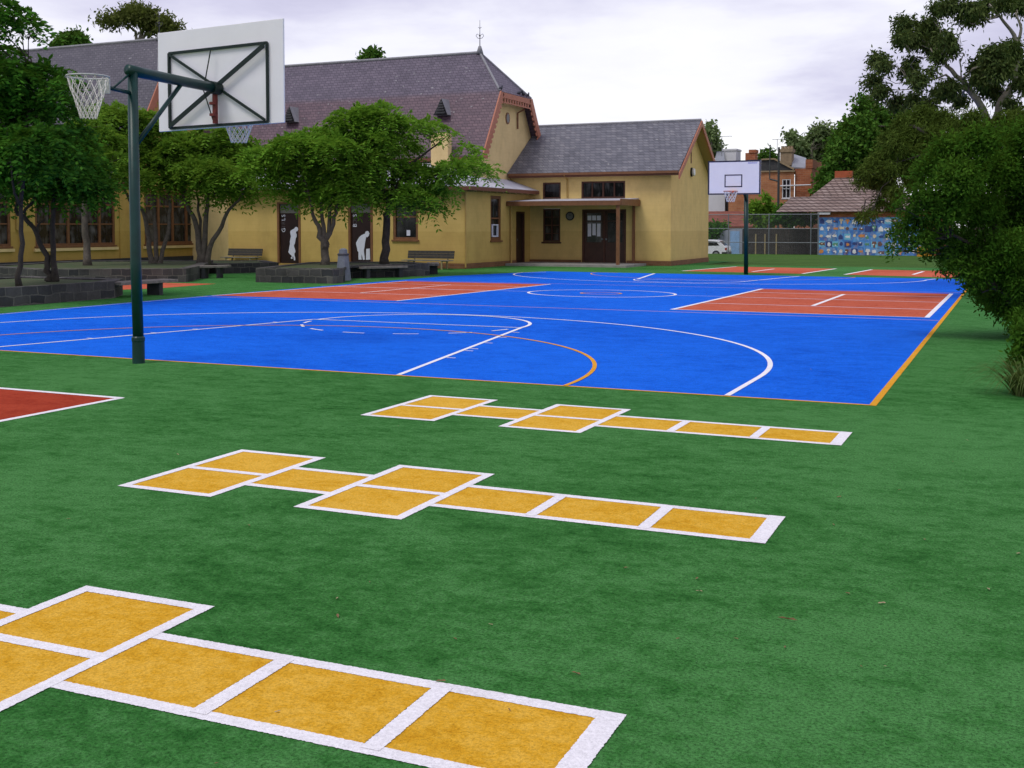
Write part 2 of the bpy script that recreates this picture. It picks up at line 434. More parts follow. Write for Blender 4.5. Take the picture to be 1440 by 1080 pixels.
def corrugated(name, c, scale=18.0):
    m, nt, p = nodes(name)
    v = objco(nt)
    w = N(nt, 'ShaderNodeTexWave'); w.inputs['Scale'].default_value = scale / 6.28; w.bands_direction = 'X'
    nt.links.new(v, w.inputs['Vector'])
    n = noise(nt, v, 0.8, 5)
    nt.links.new(ramp(nt, n, [(0.3, tuple(x * 0.82 for x in c)), (0.7, tuple(min(1, x * 1.1) for x in c))]), p.inputs['Base Color'])
    p.inputs['Roughness'].default_value = 0.5; p.inputs['Metallic'].default_value = 0.15
    bump(nt, p, w.outputs['Fac'], 0.5, 0.03)
    return m
M['iron_roof'] = corrugated('pale_corrugated_iron', (0.56, 0.57, 0.63))
M['iron_grey'] = corrugated('grey_iron', (0.30, 0.32, 0.35))

def mural_mat(name):
    m, nt, p = nodes(name)
    v = objco(nt)
    sep = N(nt, 'ShaderNodeSeparateXYZ'); nt.links.new(v, sep.inputs[0])
    cmb = N(nt, 'ShaderNodeCombineXYZ'); nt.links.new(sep.outputs[0], cmb.inputs[0]); nt.links.new(sep.outputs[2], cmb.inputs[1])
    def vor(scale, rand):
        t = N(nt, 'ShaderNodeTexVoronoi'); t.voronoi_dimensions = '2D'; t.inputs['Scale'].default_value = scale
        t.inputs['Randomness'].default_value = rand; nt.links.new(cmb.outputs[0], t.inputs['Vector']); return t
    a = vor(2.7, 0.45); b = vor(5.2, 1.0)
    s1 = N(nt, 'ShaderNodeSeparateColor'); nt.links.new(a.outputs['Color'], s1.inputs[0])
    s2 = N(nt, 'ShaderNodeSeparateColor'); nt.links.new(b.outputs['Color'], s2.inputs[0])
    base = ramp(nt, s1.outputs[0], [(0.0, (0.03, 0.13, 0.42)), (0.4, (0.06, 0.22, 0.55)), (0.7, (0.11, 0.32, 0.64)), (1.0, (0.05, 0.10, 0.34))])
    fig = ramp(nt, s2.outputs[1], [(0.0, (0.05, 0.09, 0.28)), (0.22, (0.60, 0.62, 0.60)), (0.42, (0.10, 0.36, 0.62)), (0.58, (0.50, 0.20, 0.08)),
                                   (0.72, (0.10, 0.28, 0.22)), (0.86, (0.62, 0.50, 0.34)), (1.0, (0.10, 0.05, 0.06))])
    mask = ramp(nt, a.outputs['Distance'], [(0.36, (1, 1, 1)), (0.46, (0, 0, 0))])
    m2 = math_(nt, 'MULTIPLY', math_(nt, 'MULTIPLY', mask, 0.35), ramp(nt, s2.outputs[2], [(0.18, (0, 0, 0)), (0.30, (1, 1, 1))]))
    nt.links.new(mixc(nt, m2, base, fig), p.inputs['Base Color'])
    p.inputs['Roughness'].default_value = 0.6
    return m
M['mural'] = mural_mat('painted_picture_tiles')

def leaf_mat(name, dark, mid, light, trans=0.4, patch=0.45):
    m = bpy.data.materials.new(name); m.use_nodes = True
    nt = m.node_tree
    for n in list(nt.nodes): nt.nodes.remove(n)
    out = N(nt, 'ShaderNodeOutputMaterial')
    geo = N(nt, 'ShaderNodeNewGeometry')
    big = noise(nt, objco(nt), 1.1, 3, 0.6)
    s = math_(nt, 'ADD', math_(nt, 'MULTIPLY', geo.outputs['Random Per Island'], 1 - patch), math_(nt, 'MULTIPLY', big, patch))
    c = ramp(nt, s, [(0.15, dark), (0.5, mid), (0.85, light)])
    d = N(nt, 'ShaderNodeBsdfDiffuse'); t = N(nt, 'ShaderNodeBsdfTranslucent'); g = N(nt, 'ShaderNodeBsdfGlossy')
    nt.links.new(c, d.inputs[0])
    nt.links.new(mixc(nt, 0.40, c, (0.22, 0.30, 0.02)), t.inputs[0])
    g.inputs['Roughness'].default_value = 0.45
    a = N(nt, 'ShaderNodeMixShader'); a.inputs[0].default_value = trans
    nt.links.new(d.outputs[0], a.inputs[1]); nt.links.new(t.outputs[0], a.inputs[2])
    b = N(nt, 'ShaderNodeMixShader'); b.inputs[0].default_value = 0.0
    nt.links.new(a.outputs[0], b.inputs[1]); nt.links.new(g.outputs[0], b.inputs[2])
    nt.links.new(b.outputs[0], out.inputs[0])
    return m
M['leaf_bright'] = leaf_mat('fresh_green_leaves', (0.075, 0.200, 0.020), (0.150, 0.335, 0.032), (0.255, 0.455, 0.055), 0.42, 0.62)
M['leaf_mid'] = leaf_mat('mid_green_leaves', (0.072, 0.180, 0.020), (0.145, 0.295, 0.032), (0.245, 0.400, 0.052), 0.42, 0.62)
M['leaf_dark'] = leaf_mat('deep_green_leaves', (0.021, 0.088, 0.012), (0.048, 0.168, 0.018), (0.105, 0.275, 0.030), 0.2)
M['leaf_bush'] = leaf_mat('dark_bush_leaves', (0.018, 0.056, 0.008), (0.046, 0.122, 0.013), (0.110, 0.220, 0.024), 0.25, 0.72)
M['leaf_olive'] = leaf_mat('olive_feathery_leaves', (0.030, 0.052, 0.010), (0.064, 0.105, 0.018), (0.115, 0.170, 0.030), 0.2)
M['leaf_gum'] = leaf_mat('grey_green_gum_leaves', (0.028, 0.050, 0.017), (0.062, 0.096, 0.028), (0.130, 0.165, 0.052), 0.2)
M['leaf_gum_far'] = leaf_mat('olive_far_gum_leaves', (0.050, 0.068, 0.018), (0.105, 0.130, 0.034), (0.190, 0.210, 0.060), 0.3)
M['leaf_plane'] = leaf_mat('deep_plane_leaves', (0.028, 0.082, 0.014), (0.062, 0.155, 0.022), (0.120, 0.235, 0.040), 0.2)
M['leaf_pale'] = leaf_mat('pale_far_leaves', (0.100, 0.160, 0.060), (0.170, 0.240, 0.095), (0.260, 0.330, 0.150), 0.25)
M['leaf_strap'] = leaf_mat('strappy_leaves', (0.045, 0.080, 0.022), (0.085, 0.125, 0.035), (0.150, 0.180, 0.065), 0.2)

# ------------------------------------------------------------------ sky and light
SUN_EL, SUN_AZ = radians(58), radians(205)     # azimuth measured from +Y towards +X
world = bpy.data.worlds.new('World'); scene.world = world; world.use_nodes = True
nt = world.node_tree
for n in list(nt.nodes): nt.nodes.remove(n)
wo = N(nt, 'ShaderNodeOutputWorld')
sky = N(nt, 'ShaderNodeTexSky'); sky.sky_type = 'NISHITA'; sky.sun_disc = False
sky.sun_elevation = SUN_EL; sky.sun_rotation = SUN_AZ
bg1 = N(nt, 'ShaderNodeBackground'); bg1.inputs['Strength'].default_value = 0.10
nt.links.new(sky.outputs[0], bg1.inputs[0])
tc = N(nt, 'ShaderNodeTexCoord')
sep = N(nt, 'ShaderNodeSeparateXYZ'); nt.links.new(tc.outputs['Generated'], sep.inputs[0])
zz = math_(nt, 'MAXIMUM', math_(nt, 'ADD', sep.outputs[2], 0.10), 0.05)
cx = N(nt, 'ShaderNodeCombineXYZ')
nt.links.new(math_(nt, 'DIVIDE', sep.outputs[0], zz), cx.inputs[0]); nt.links.new(math_(nt, 'DIVIDE', sep.outputs[1], zz), cx.inputs[1])
mp = mapping(nt, cx.outputs[0], (1.0, 1.0, 1), (0, 0, -TH))
mp2 = N(nt, 'ShaderNodeMapping'); mp2.inputs['Location'].default_value = (5.1, 1.3, 0); mp2.inputs['Scale'].default_value = (0.75, 0.62, 1)
nt.links.new(mp, mp2.inputs[0])
cl = noise(nt, mp2.outputs[0], 0.62, 6, 0.50, 0.2)
cl2 = noise(nt, mp2.outputs[0], 3.1, 5, 0.6, 0.2)
cs = math_(nt, 'ADD', math_(nt, 'MULTIPLY', cl, 0.84), math_(nt, 'MULTIPLY', cl2, 0.16))
# overcast: darker overhead, brighter low down
elev = N(nt, 'ShaderNodeMapRange'); elev.inputs[1].default_value = 0.03; elev.inputs[2].default_value = 0.22
elev.inputs[3].default_value = 0.17; elev.inputs[4].default_value = -0.125
nt.links.new(sep.outputs[2], elev.inputs[0])
cs = math_(nt, 'ADD', cs, elev.outputs[0])
cc = ramp(nt, cs, [(0.34, (0.46, 0.445, 0.61)), (0.43, (0.63, 0.615, 0.78)), (0.52, (0.86, 0.855, 0.95)), (0.64, (0.97, 0.97, 1.0))])
bg2 = N(nt, 'ShaderNodeBackground'); bg2.inputs['Strength'].default_value = 1.16
nt.links.new(cc, bg2.inputs[0])
mx = N(nt, 'ShaderNodeMixShader'); mx.inputs[0].default_value = 0.93
nt.links.new(bg1.outputs[0], mx.inputs[1]); nt.links.new(bg2.outputs[0], mx.inputs[2]); nt.links.new(mx.outputs[0], wo.inputs[0])

sl = bpy.data.lights.new('sun', 'SUN'); sl.energy = 1.5; sl.angle = radians(20); sl.color = (1.0, 0.965, 0.90)
so = bpy.data.objects.new('sun', sl); col.objects.link(so)
sd = Vector((sin(SUN_AZ) * cos(SUN_EL), cos(SUN_AZ) * cos(SUN_EL), sin(SUN_EL)))
so.rotation_euler = sd.to_track_quat('Z', 'Y').to_euler()
so.location = (0, 0, 60)
scene.view_settings.view_transform = 'Standard'; scene.view_settings.look = 'None'
scene.view_settings.exposure = 0; scene.view_settings.gamma = 1

# ------------------------------------------------------------------ ground
def terrain(v):
    return float(np.interp(v, [-1e4, 37, 69.5, 75, 1e4], [-0.006, -0.006, -0.37, -0.95, -0.95]))
g = MB()
us = [-900, -300, -120, -60, -30, 0, 30, 60, 120, 300, 900]
vs_ = [-300, -60, 0, 30, 37, 45, 55, 69.5, 72, 75, 90, 130, 300, 1500]
for j, v in enumerate(vs_):
    for u in us: g.v.append((u, v, terrain(v)))
for j in range(len(vs_) - 1):
    for i in range(len(us) - 1):
        a = j * len(us) + i
        g.f.append((a, a + 1, a + len(us) + 1, a + len(us)))
struct('ground', g, M['grass'])

def sheet(name, polys, mat, z):
    mb = MB()
    for p in polys: mb.poly([(q[0], q[1], z) for q in p])
    return struct(name, mb, mat)
sheet('turf', [[(-46, -30), (26, -30), (26, 36.2), (-11.0, 36.2), (-11.0, 41), (-46, 41)]], M['turf'], 0.0)
BL = [(-16.2, 0), (0, 0), (-0.05, 26.6), (-14.4, 26.9), (-15.9, 22.0), (-16.25, 10)]
sheet('blue_court', [BL], M['blue'], 0.0015)
RR = [(-5.0, 10.75), (-0.3, 10.75), (-0.3, 18.45), (-4.9, 18.7)]
RL = [(-16.15, 10.55), (-11.25, 10.75), (-10.85, 18.55), (-15.45, 18.5)]
def G2(*pp): return [tuple(gnd(*p)[:2]) for p in pp]
RF1 = G2((959, 381.2), (1128.5, 385.0), (1175.7, 377.9), (1036, 375.0))
RF2 = G2((1188, 386.2), (1345, 390.6), (1352, 381.6), (1226, 379.2))
RSL = G2((150, 408.2), (222, 405.6), (304, 399.2), (215, 397.6), (130, 399))
sheet('red_zones', [RR, RL, RF1, RF2, RSL], M['red'], 0.003)
sheet('red_corner', [[(-10.5, -6.5), (-6.66, -6.5), (-6.66, -2.55), (-10.5, -2.55)]], M['red_deep'], 0.0015)

def strip(mb, pts, w, z, jit=0.0, step=0.0, closed=False):
    """a painted line along a polyline, mitred"""
    P = [np.array(p[:2], float) for p in pts]
    if step:
        Q = []
        for a, b in zip(P[:-1], P[1:]):
            n = max(1, int(np.linalg.norm(b - a) / step))
            Q += [a + (b - a) * k / n for k in range(n)]
        P = Q + [P[-1]]
    L, R = [], []
    for i, p in enumerate(P):
        a = P[i] - P[i - 1] if i else P[1] - P[0]
        b = P[i + 1] - P[i] if i < len(P) - 1 else a
        t = a / np.linalg.norm(a) + b / np.linalg.norm(b); t /= np.linalg.norm(t)
        n = np.array([-t[1], t[0]])
        L.append(p + n * (w / 2 + rnd.uniform(-jit, jit))); R.append(p - n * (w / 2 + rnd.uniform(-jit, jit)))
    n0 = len(mb.v)
    for l, r in zip(L, R): mb.v += [(l[0], l[1], z), (r[0], r[1], z)]
    for i in range(len(P) - 1): mb.f.append((n0 + 2 * i, n0 + 2 * i + 1, n0 + 2 * i + 3, n0 + 2 * i + 2))

def arc(c, ru, rv, a0, a1, n=48):
    return [(c[0] + ru * cos(radians(a0 + (a1 - a0) * k / n)), c[1] + rv * sin(radians(a0 + (a1 - a0) * k / n))) for k in range(n + 1)]

w = MB(); zl = 0.0052
KC = -8.08
# near basketball end
strip(w, [(KC + 6.72, 0.03), (KC + 6.72, 1.5)] + arc((KC, 1.5), 6.72, 6.35, 2, 178, 70) + [(KC - 6.72, 1.5), (KC - 6.72, 0.03)], 0.06, zl)
strip(w, [(-5.03, 0.03), (-6.12, 5.85)], 0.06, zl)
strip(w, [(-11.5, 0.03), (-10.12, 5.85)], 0.06, zl)
strip(w, arc((KC, 5.85), 1.95, 1.92, 0, 180, 40), 0.06, zl + 0.0006)
strip(w, [(-10.12, 5.85), (-6.12, 5.85)], 0.05, zl + 0.0012)
for a in (190, 212, 236, 262, 288, 314, 338):
    strip(w, arc((KC, 5.85), 1.9, 1.82, a, a + 12, 6), 0.05, zl)
for v in (1.7, 2.5, 2.75, 3.5, 4.3, 5.1):
    uR = -5.03 - 1.09 * v / 5.8; uL = -11.5 + 1.38 * v / 5.8
    strip(w, [(uR + 0.05, v), (uR + 0.17, v)], 0.035, zl); strip(w, [(uL - 0.05, v), (uL - 0.15, v)], 0.035, zl)
# far end
strip(w, [(-9.55, 22.5), (-10.3, 26.7)], 0.09, zl); strip(w, [(-6.2, 22.5), (-5.35, 26.6)], 0.07, zl)
strip(w, [(KC + 6.9, 26.5)] + arc((KC, 25.6), 6.7, 4.9, 0, -180, 60) + [(KC - 6.1, 26.3)], 0.06, zl)
strip(w, [(-9.55, 22.5), (-6.2, 22.5)], 0.05, zl + 0.0006)
strip(w, arc((-7.9, 22.5), 1.7, 1.5, 180, 360, 30), 0.05, zl + 0.0012)
# middle
strip(w, arc((-8.1, 15.15), 1.83, 1.42, 0, 360, 64), 0.07, zl)
# red zone edges
strip(w, [(-5.02, 10.7), (-4.92, 18.72)], 0.09, zl); strip(w, [(-0.3, 10.7), (-0.3, 18.5)], 0.09, zl); strip(w, [(-2.67, 12.9), (-2.64, 17.2)], 0.09, zl)
strip(w, [(-5.0, 10.72), (-0.34, 10.72)], 0.05, zl + 0.0006)
strip(w, [(-11.25, 10.7), (-10.85, 18.6)], 0.07, zl); strip(w, [(-16.15, 10.5), (-15.45, 18.55)], 0.06, zl); strip(w, [(-13.55, 12.9), (-13.3, 17.2)], 0.06, zl)
def pxline(p, q, ww): strip(w, G2(p, q), ww, zl)
pxline((959, 381.2), (1036, 375.0), 0.10); pxline((1058, 382.2), (1089, 378.2), 0.10); pxline((1128.5, 385), (1175.7, 377.9), 0.11)
pxline((1188, 386.2), (1226, 379.2), 0.11); pxline((1284, 386.2), (1298.5, 381.9), 0.11)
strip(w, [(-6.62, -6.5), (-6.62, -2.51), (-10.5, -2.51)], 0.075, 0.003, 0.002, 0.02)
struct('white_lines', w, M['line'])
w = MB()
for v in (12.8, 15.1, 17.1):
    strip(w, [(-4.98, v), (-0.34, v)], 0.07, 0.0045); strip(w, [(-16.0 + (v - 10.5) * 0.085, v), (-11.2 + (v - 10.7) * 0.05, v)], 0.055, 0.0045)
strip(w, [(-16.2, 15.15), (-9.95, 15.15)], 0.04, 0.0038); strip(w, [(-6.25, 15.15), (-5.05, 15.15)], 0.04, 0.0038)
strip(w, [(-16.1, 0.1), (-16.12, 10.3)], 0.04, 0.0030)
struct('faded_lines', w, M['thin_line'])
w = MB()
strip(w, [(-16.2, 0.0), (0.02, 0.0)], 0.05, 0.0030, 0.002, 0.03)
strip(w, [(0.0, -0.025), (-0.05, 26.5)], 0.065, 0.0034, 0.002, 0.03)
strip(w, arc((-8.02, 0.0), 4.98, 5.0, 0, 180, 60), 0.05, 0.0072)
strip(w, [(-16.2, 10.2), (-0.05, 10.15)], 0.045, 0.0026); strip(w, [(-15.6, 18.9), (-0.05, 19.0)], 0.04, 0.0026)
strip(w, arc((-8.1, 15.15), 0.5, 0.4, 0, 360, 30), 0.06, 0.0068)
strip(w, [(-11.6, 26.6)] + arc((-8.0, 26.6), 4.4, 3.6, 180, 360, 40), 0.045, 0.0072)
struct('orange_lines', w, M['orange'])

# ------------------------------------------------------------------ hopscotch grids
HQ = [0.73, 1.33, 2.051, 4.015, 0.634, 0.294, 2.675, 3.345]
def hopscotch(ox, oy, th, label, dx=0.0):
    ox, oy = ox * 1.65, oy * 1.65
    du, dv = ox - 3.32, oy - 10.29
    uu, vv = (cos(TH), -sin(TH)), (sin(TH), cos(TH))
    o = np.array([du * uu[0] + dv * uu[1], du * vv[0] + dv * vv[1]])
    a = th + TH
    ex = np.array([cos(a), sin(a)]); ey = np.array([-sin(a), cos(a)])
    def P(x, y):
        q = o + ex * x + ey * y; return (q[0], q[1])
    t = thing('hopscotch_grid', label, 'hopscotch', (*P(HQ[3] / 2, 0), 0), 'hopscotch grids laid into the green turf')
    x1, x2, x3, x4, wp, ws, d1, d2 = HQ
    cells = [(0, x1, -wp, 0), (0, x1, 0, wp), (x1, x2, -ws, ws), (x2, x3, -wp, 0), (x2, x3, 0, wp), (x3, d1, -ws, ws), (d1, d2, -ws, ws), (d2, x4, -ws, ws)]
    for (a0, a1, b0, b1) in cells:
        if b0 == -ws: a0 -= .055; a1 += .03 if a1 == x2 else -.02
        else: a1 -= .03
        mb = MB().poly([(*P(a0 + .02, b0 + .02), 0.0015), (*P(a1 - .02, b0 + .02), 0.0015), (*P(a1 - .02, b1 - .02), 0.0015), (*P(a0 + .02, b1 - .02), 0.0015)])
        obj('square', mb, M['yellow'], t)
    L = MB(); lw = 0.062; k = lw / 2
    def ln(xa, ya, xb, yb, z, ww=lw):
        strip(L, [P(xa, ya), P(xb, yb)], ww, z, 0.0022, 0.007)
    for (xa, xb) in ((0, x1), (x2, x3)):
        ln(xa + k, -wp, xa + k, wp, 0.0040); ln(xb - k, -wp, xb - k, wp, 0.0040)
        for yy in (-wp + k, 0, wp - k): ln(xa + lw * .6, yy, xb - lw * .6, yy, 0.0034 + 0.0002 * (yy > 0))
    for yy in (-ws + k, ws - k):
        ln(x1 - .01, yy, x2 + .01, yy, 0.0029); ln(x3 - .01, yy, x4, yy, 0.0029)
    for xx in (d1, d2): ln(xx, -ws + lw * .5, xx, ws - lw * .5, 0.0044, 0.070)
    ln(x4 - .045, -ws, x4 - .045, ws, 0.0044, 0.09)
    obj('outline', L, M['line'], t)
hopscotch(-2.0722, 3.0472, -0.4027, 'nearest yellow and white hopscotch grid on the green turf, cut off by the picture edge')
hopscotch(-1.3598, 4.6387, -0.4128, 'middle one of the three yellow and white hopscotch grids on the green turf')
hopscotch(-0.6399, 6.2562, -0.4287, 'farthest yellow and white hopscotch grid, closest to the edge of the blue court')

# ------------------------------------------------------------------ hoops
def net(mb, c, R0, R1, h, n=12, rows=5, r=0.006):
    """knotted cord net hanging from a ring"""
    c = np.array(c)
    def pt(k, i):
        t = i / rows
        R = R0 * (1 - t) + R1 * t - 0.05 * R0 * sin(pi * t)
        a = 2 * pi * (k + 0.5 * i) / n
        return c + np.array([R * cos(a), R * sin(a), -h * (t ** 0.8)])
    for k in range(n):
        mb.tube([pt(k, i) for i in range(rows + 1)], r, 4, False)
        mb.tube([pt(k, 0)] + [pt(k - i, i) for i in range(1, rows + 1)], r, 4, False)
    return mb

pu, pv = -8.43, -0.30
t = thing('basketball_hoop', 'near green hoop post seen from behind, with white backboard and extra netball ring', 'basketball hoop', (pu, pv, 0))
ptop = np.array([-8.49, -0.26])
zt = 3.47
obj('pole', MB().tube([(pu, pv, 0.3), (pu - .02, pv, 1.2), (ptop[0], ptop[1], zt + 0.05)], [0.064, 0.063, 0.060], 18), M['paint_green'], t, True)
b = MB().lathe((pu, pv, 0), [(0.073, 0), (0.073, 0.26), (0.078, 0.27), (0.078, 0.31), (0.066, 0.325)], 18)
obj('base_sleeve', b, M['paint_green'], t, False)
m_ = MB().tube([(ptop[0], ptop[1] - 0.075, zt + .03), (ptop[0], ptop[1] + 0.15, zt + .02), (-8.55, 1.31, zt)], [0.064, 0.066, 0.062], 18)
obj('arm', m_, M['paint_green'], t, True)
obj('brace', MB().tube([(pu - .02, pv + 0.06, 2.64), (-8.52, 0.62, zt - .04)], 0.028, 12), M['paint_green'], t, True)
# backboard and its frame
u0, u1, z0, z1, vb = -9.59, -7.52, 2.935, 4.325, 1.42
bd = MB().frame((u0, vb, z0), (u1 - u0, 0, 0.05), (0, 0.028, 0), (0, 0, z1 - z0 - .05))
obj('backboard', bd, M['board_white'], t, False, 0.006)
fr = MB()
fu0, fu1, fz0, fz1 = -9.38, -7.76, 2.975, 3.985
va = vb - 0.022
for a, b2, ww in (((fu0, va, fz0), (fu1, va, fz0 + .03), .045), ((fu0, va, fz1), (fu1, va, fz1 + .04), .045), ((fu0, va, fz0), (fu0, va, fz1), .045), ((fu1, va, fz0 + .03), (fu1, va, fz1 + .04), .04)):
    fr.bar(a, b2, 0.03, ww * .72, (0, 1, 0) if a[0] == b2[0] else (0, 0, 1))
ce = np.array((-8.55, 1.33, zt))
fr.bar((fu1 - .02, va - .045, fz1), (fu0 + .03, va - .045, fz0 + .02), 0.02, 0.058, (0, 0, 1))
fr.bar((fu0 + .02, va - .02, fz1 - .02), (fu1 - .03, va - .02, fz0 + .05), 0.02, 0.034, (0, 0, 1))
fr.tube([(-8.62, va - .06, fz1 + .01), (-8.72, va - .10, 3.45), (-8.60, va - .06, fz0 + .08)], 0.009, 6)
fr.tube([(-8.55, 1.24, zt), (-8.55, va, zt)], 0.085, 16)
obj('back_frame', fr, M['dark_green'], t)
rb = MB().bar((-8.57, va - .05, zt - .08), (-8.57, va - .05, fz0 + .03), 0.05, 0.05, (0, 1, 0))
for zz_ in (3.1, 3.25): rb.box(-8.61, -8.53, va - .12, va - .075, zz_, zz_ + .035)
obj('rust_bracket', rb, M['rust'], t)
rg = MB().ring((-8.57, vb + .42, 3.14), 0.225, 0.011, 30, 8)
rg.box(-8.67, -8.47, vb + .03, vb + .20, 3.125, 3.152)
o = obj('ring', rg, M['ring_red'], t, True); o['label'] = 'orange basketball ring on the board'
obj('net', net(MB(), (-8.57, vb + .42, 3.135), 0.222, 0.10, 0.35, 12, 5, 0.007), M['net'], t)
# netball ring on its short arm
rc = np.array((-8.30, -1.16, 3.31)); att = np.array((-8.36, -0.86, 3.235))
obj('ring_arm', MB().tube([(ptop[0], ptop[1] - .04, 3.23), tuple(att)], 0.024, 10).tube([(ptop[0], ptop[1] - .05, 3.45), tuple(att + np.array([-.03, .18, 0.01]))], 0.014, 8), M['paint_green'], t, True)
pl = MB().frame(att + np.array((-.075, -.012, -.08)), (.15, 0.02, 0), (-.002, .016, 0), (0, 0, .17))
pl.bar(att + np.array((-.06, -.01, .075)), (rc[0] - .06, rc[1] + .215, rc[2]), 0.012, 0.022); pl.bar(att + np.array((.06, 0, .075)), (rc[0] + .06, rc[1] + .215, rc[2]), 0.012, 0.022)
obj('ring_plate', pl, M['ring_grey'], t)
o = obj('ring', MB().ring(tuple(rc), 0.225, 0.010, 36, 8), M['ring_grey'], t, True); o['label'] = 'grey netball ring on its short arm'
obj('net', net(MB(), rc - np.array((0, 0, .005)), 0.222, 0.085, 0.46, 14, 6, 0.0055), M['net'], t)

# far hoop
fu, fv = -7.25, 27.25
t = thing('basketball_hoop', 'distant hoop on a dark green post at the far end of the blue court', 'basketball hoop', (fu, fv, 0))
obj('pole', MB().tube([(fu, fv, 0), (fu - .02, fv, 2.7)], 0.075, 14).tube([(fu, fv, 2.45), (-7.28, fv - .25, 2.75), (-7.32, 25.72, 2.95)], 0.05, 10), M['paint_green'], t, True)
b0, b1, c0, c1, fb = -8.17, -6.45, 2.66, 3.76, 25.63
obj('backboard', MB().box(b0, b1, fb, fb + .03, c0, c1), M['board_white'], t)
e = MB()
for (x0, x1, y0, y1) in ((b0, b1, c0, c0 + .045), (b0, b1, c1 - .045, c1), (b0, b0 + .045, c0 + .046, c1 - .046), (b1 - .045, b1, c0 + .046, c1 - .046)): e.box(x0, x1, fb - .004, fb + .001, y0, y1)
for (x0, x1, y0, y1) in ((-7.62, -7.04, 2.9, 2.935), (-7.62, -7.04, 3.275, 3.31), (-7.62, -7.585, 2.936, 3.274), (-7.075, -7.04, 2.936, 3.274)): e.box(x0, x1, fb - .004, fb + .001, y0, y1)
obj('board_border', e, M['board_dark'], t)
e = MB()
for k in range(9): e.box(-6.86 + k * .034, -6.86 + k * .034 + .022, fb - .004, fb + .001, 3.655, 3.69)
obj('board_mark', e, M['mark_blue'], t)
rg = MB().ring((-7.33, fb - .36, 2.76), 0.225, 0.011, 24, 6); rg.box(-7.42, -7.24, fb - .15, fb - .005, 2.70, 2.775)
obj('ring', rg, M['ring_red'], t, True)
obj('net', net(MB(), (-7.33, fb - .36, 2.755), 0.222, 0.12, 0.34, 10, 4, 0.007), M['net'], t)

# ------------------------------------------------------------------ school buildings
class Wall:
    """a wall plane: s along it (left to right from outside), z up, o outwards"""
    def __init__(s, ox, oy, dx, dy): s.o = np.array([ox, oy, 0.]); s.d = np.array([dx, dy, 0.]); s.n = np.array([dy, -dx, 0.])
    def p(s, a, z, o=0.): return s.o + s.d * a + s.n * o + np.array([0, 0, z])
    def box(s, mb, a0, a1, z0, z1, o0, o1):
        return mb.frame(s.p(a0, z0, o0), s.d * (a1 - a0), s.n * (o1 - o0), (0, 0, z1 - z0))
    def panel(s, mb, a0, a1, z0, z1, holes=(), depth=0.14):
        xs = sorted({a0, a1, *[h[0] for h in holes], *[h[1] for h in holes]})
        zs = sorted({z0, z1, *[h[2] for h in holes], *[h[3] for h in holes]})
        for i in range(len(xs) - 1):
            for j in range(len(zs) - 1):
                cx, cz = (xs[i] + xs[i + 1]) / 2, (zs[j] + zs[j + 1]) / 2
                if any(h[0] < cx < h[1] and h[2] < cz < h[3] for h in holes): continue
                mb.poly([s.p(xs[i], zs[j]), s.p(xs[i + 1], zs[j]), s.p(xs[i + 1], zs[j + 1]), s.p(xs[i], zs[j + 1])])
        for h in holes:
            a, b, c, d = h[:4]
            for q in (((a, c), (b, c)), ((b, c), (b, d)), ((b, d), (a, d)), ((a, d), (a, c))):
                (x0, y0), (x1, y1) = q
                mb.poly([s.p(x0, y0), s.p(x1, y1), s.p(x1, y1, -depth), s.p(x0, y0, -depth)])
        return mb

def window(W, par, a0, a1, z0, z1, mull=(), trans=(), fw=0.07, frame='timber', glass='glass', sill=True, bars=0.03, label=None):
    mb = MB()
    W.box(mb, a0 + .003, a0 + fw, z0 + .003, z1 - .003, -.11, -.02); W.box(mb, a1 - fw, a1 - .003, z0 + .003, z1 - .003, -.11, -.02)
    W.box(mb, a0 + fw, a1 - fw, z0 + .003, z0 + fw, -.11, -.022); W.box(mb, a0 + fw, a1 - fw, z1 - fw, z1 - .003, -.11, -.022)
    for m0, ww in mull: W.box(mb, m0 - ww / 2, m0 + ww / 2, z0 + fw, z1 - fw, -.108, -.018)
    xs = [a0 + fw] + [x for m0, ww in mull for x in (m0 - ww / 2, m0 + ww / 2)] + [a1 - fw]
    for z, ww in trans:
        for k in range(0, len(xs), 2): W.box(mb, xs[k], xs[k + 1], z - ww / 2, z + ww / 2, -.10, -.035)
    f = obj('window', mb, M[frame], par)
    if label: f['label'] = label
    g = MB().poly([W.p(a0 + .02, z0 + .02, -.085), W.p(a1 - .02, z0 + .02, -.085), W.p(a1 - .02, z1 - .02, -.085), W.p(a0 + .02, z1 - .02, -.085)])
    obj('pane', g, M[glass], f)
    if sill:
        sb = MB(); W.box(sb, a0 - .05, a1 + .05, z0 - .07, z0 - .001, -.05, .06)
        obj('sill', sb, M[frame], f)
    return f

V1, VW, UW, UG, UA = 34.07, 27.87, -18.17, -19.1, -11.88

# --- annex ------------------------------------------------------
an = thing('school_annex', 'low yellow gabled school annex with slate roof and flat-roofed porch, right end of the school', 'building', (-15.2, 37, 0))
WF = Wall(UG, V1, 1, 0)             # front; s = u - UG
WE = Wall(UA, V1, 0, 1)             # end; s = v - V1
D = 6.1
holes = [(1.53, 2.36, 2.80, 3.50), (3.30, 5.25, 2.80, 3.52), (1.54, 2.34, 0.96, 2.38), (3.34, 5.30, 0.10, 2.34)]
mb = MB(); WF.panel(mb, 0.02, UA - UG, 0, 3.92, holes)
mid = V1 + D / 2
mb.poly([(UA, V1, 0), (UA, V1 + D, 0), (UA, V1 + D, 3.92), (UA, mid, 5.98), (UA, V1, 3.92)])
mb.poly([(UA, V1 + D, 0), (UG, V1 + D, 0), (UG, V1 + D, 3.92), (UA, V1 + D, 3.92)])
obj('wall', mb, M['wall'], an)
mb = MB(); WF.box(mb, 0.05, 3.3, -.05, .20, .001, .03)
obj('plinth', mb, M['plinth'], an)
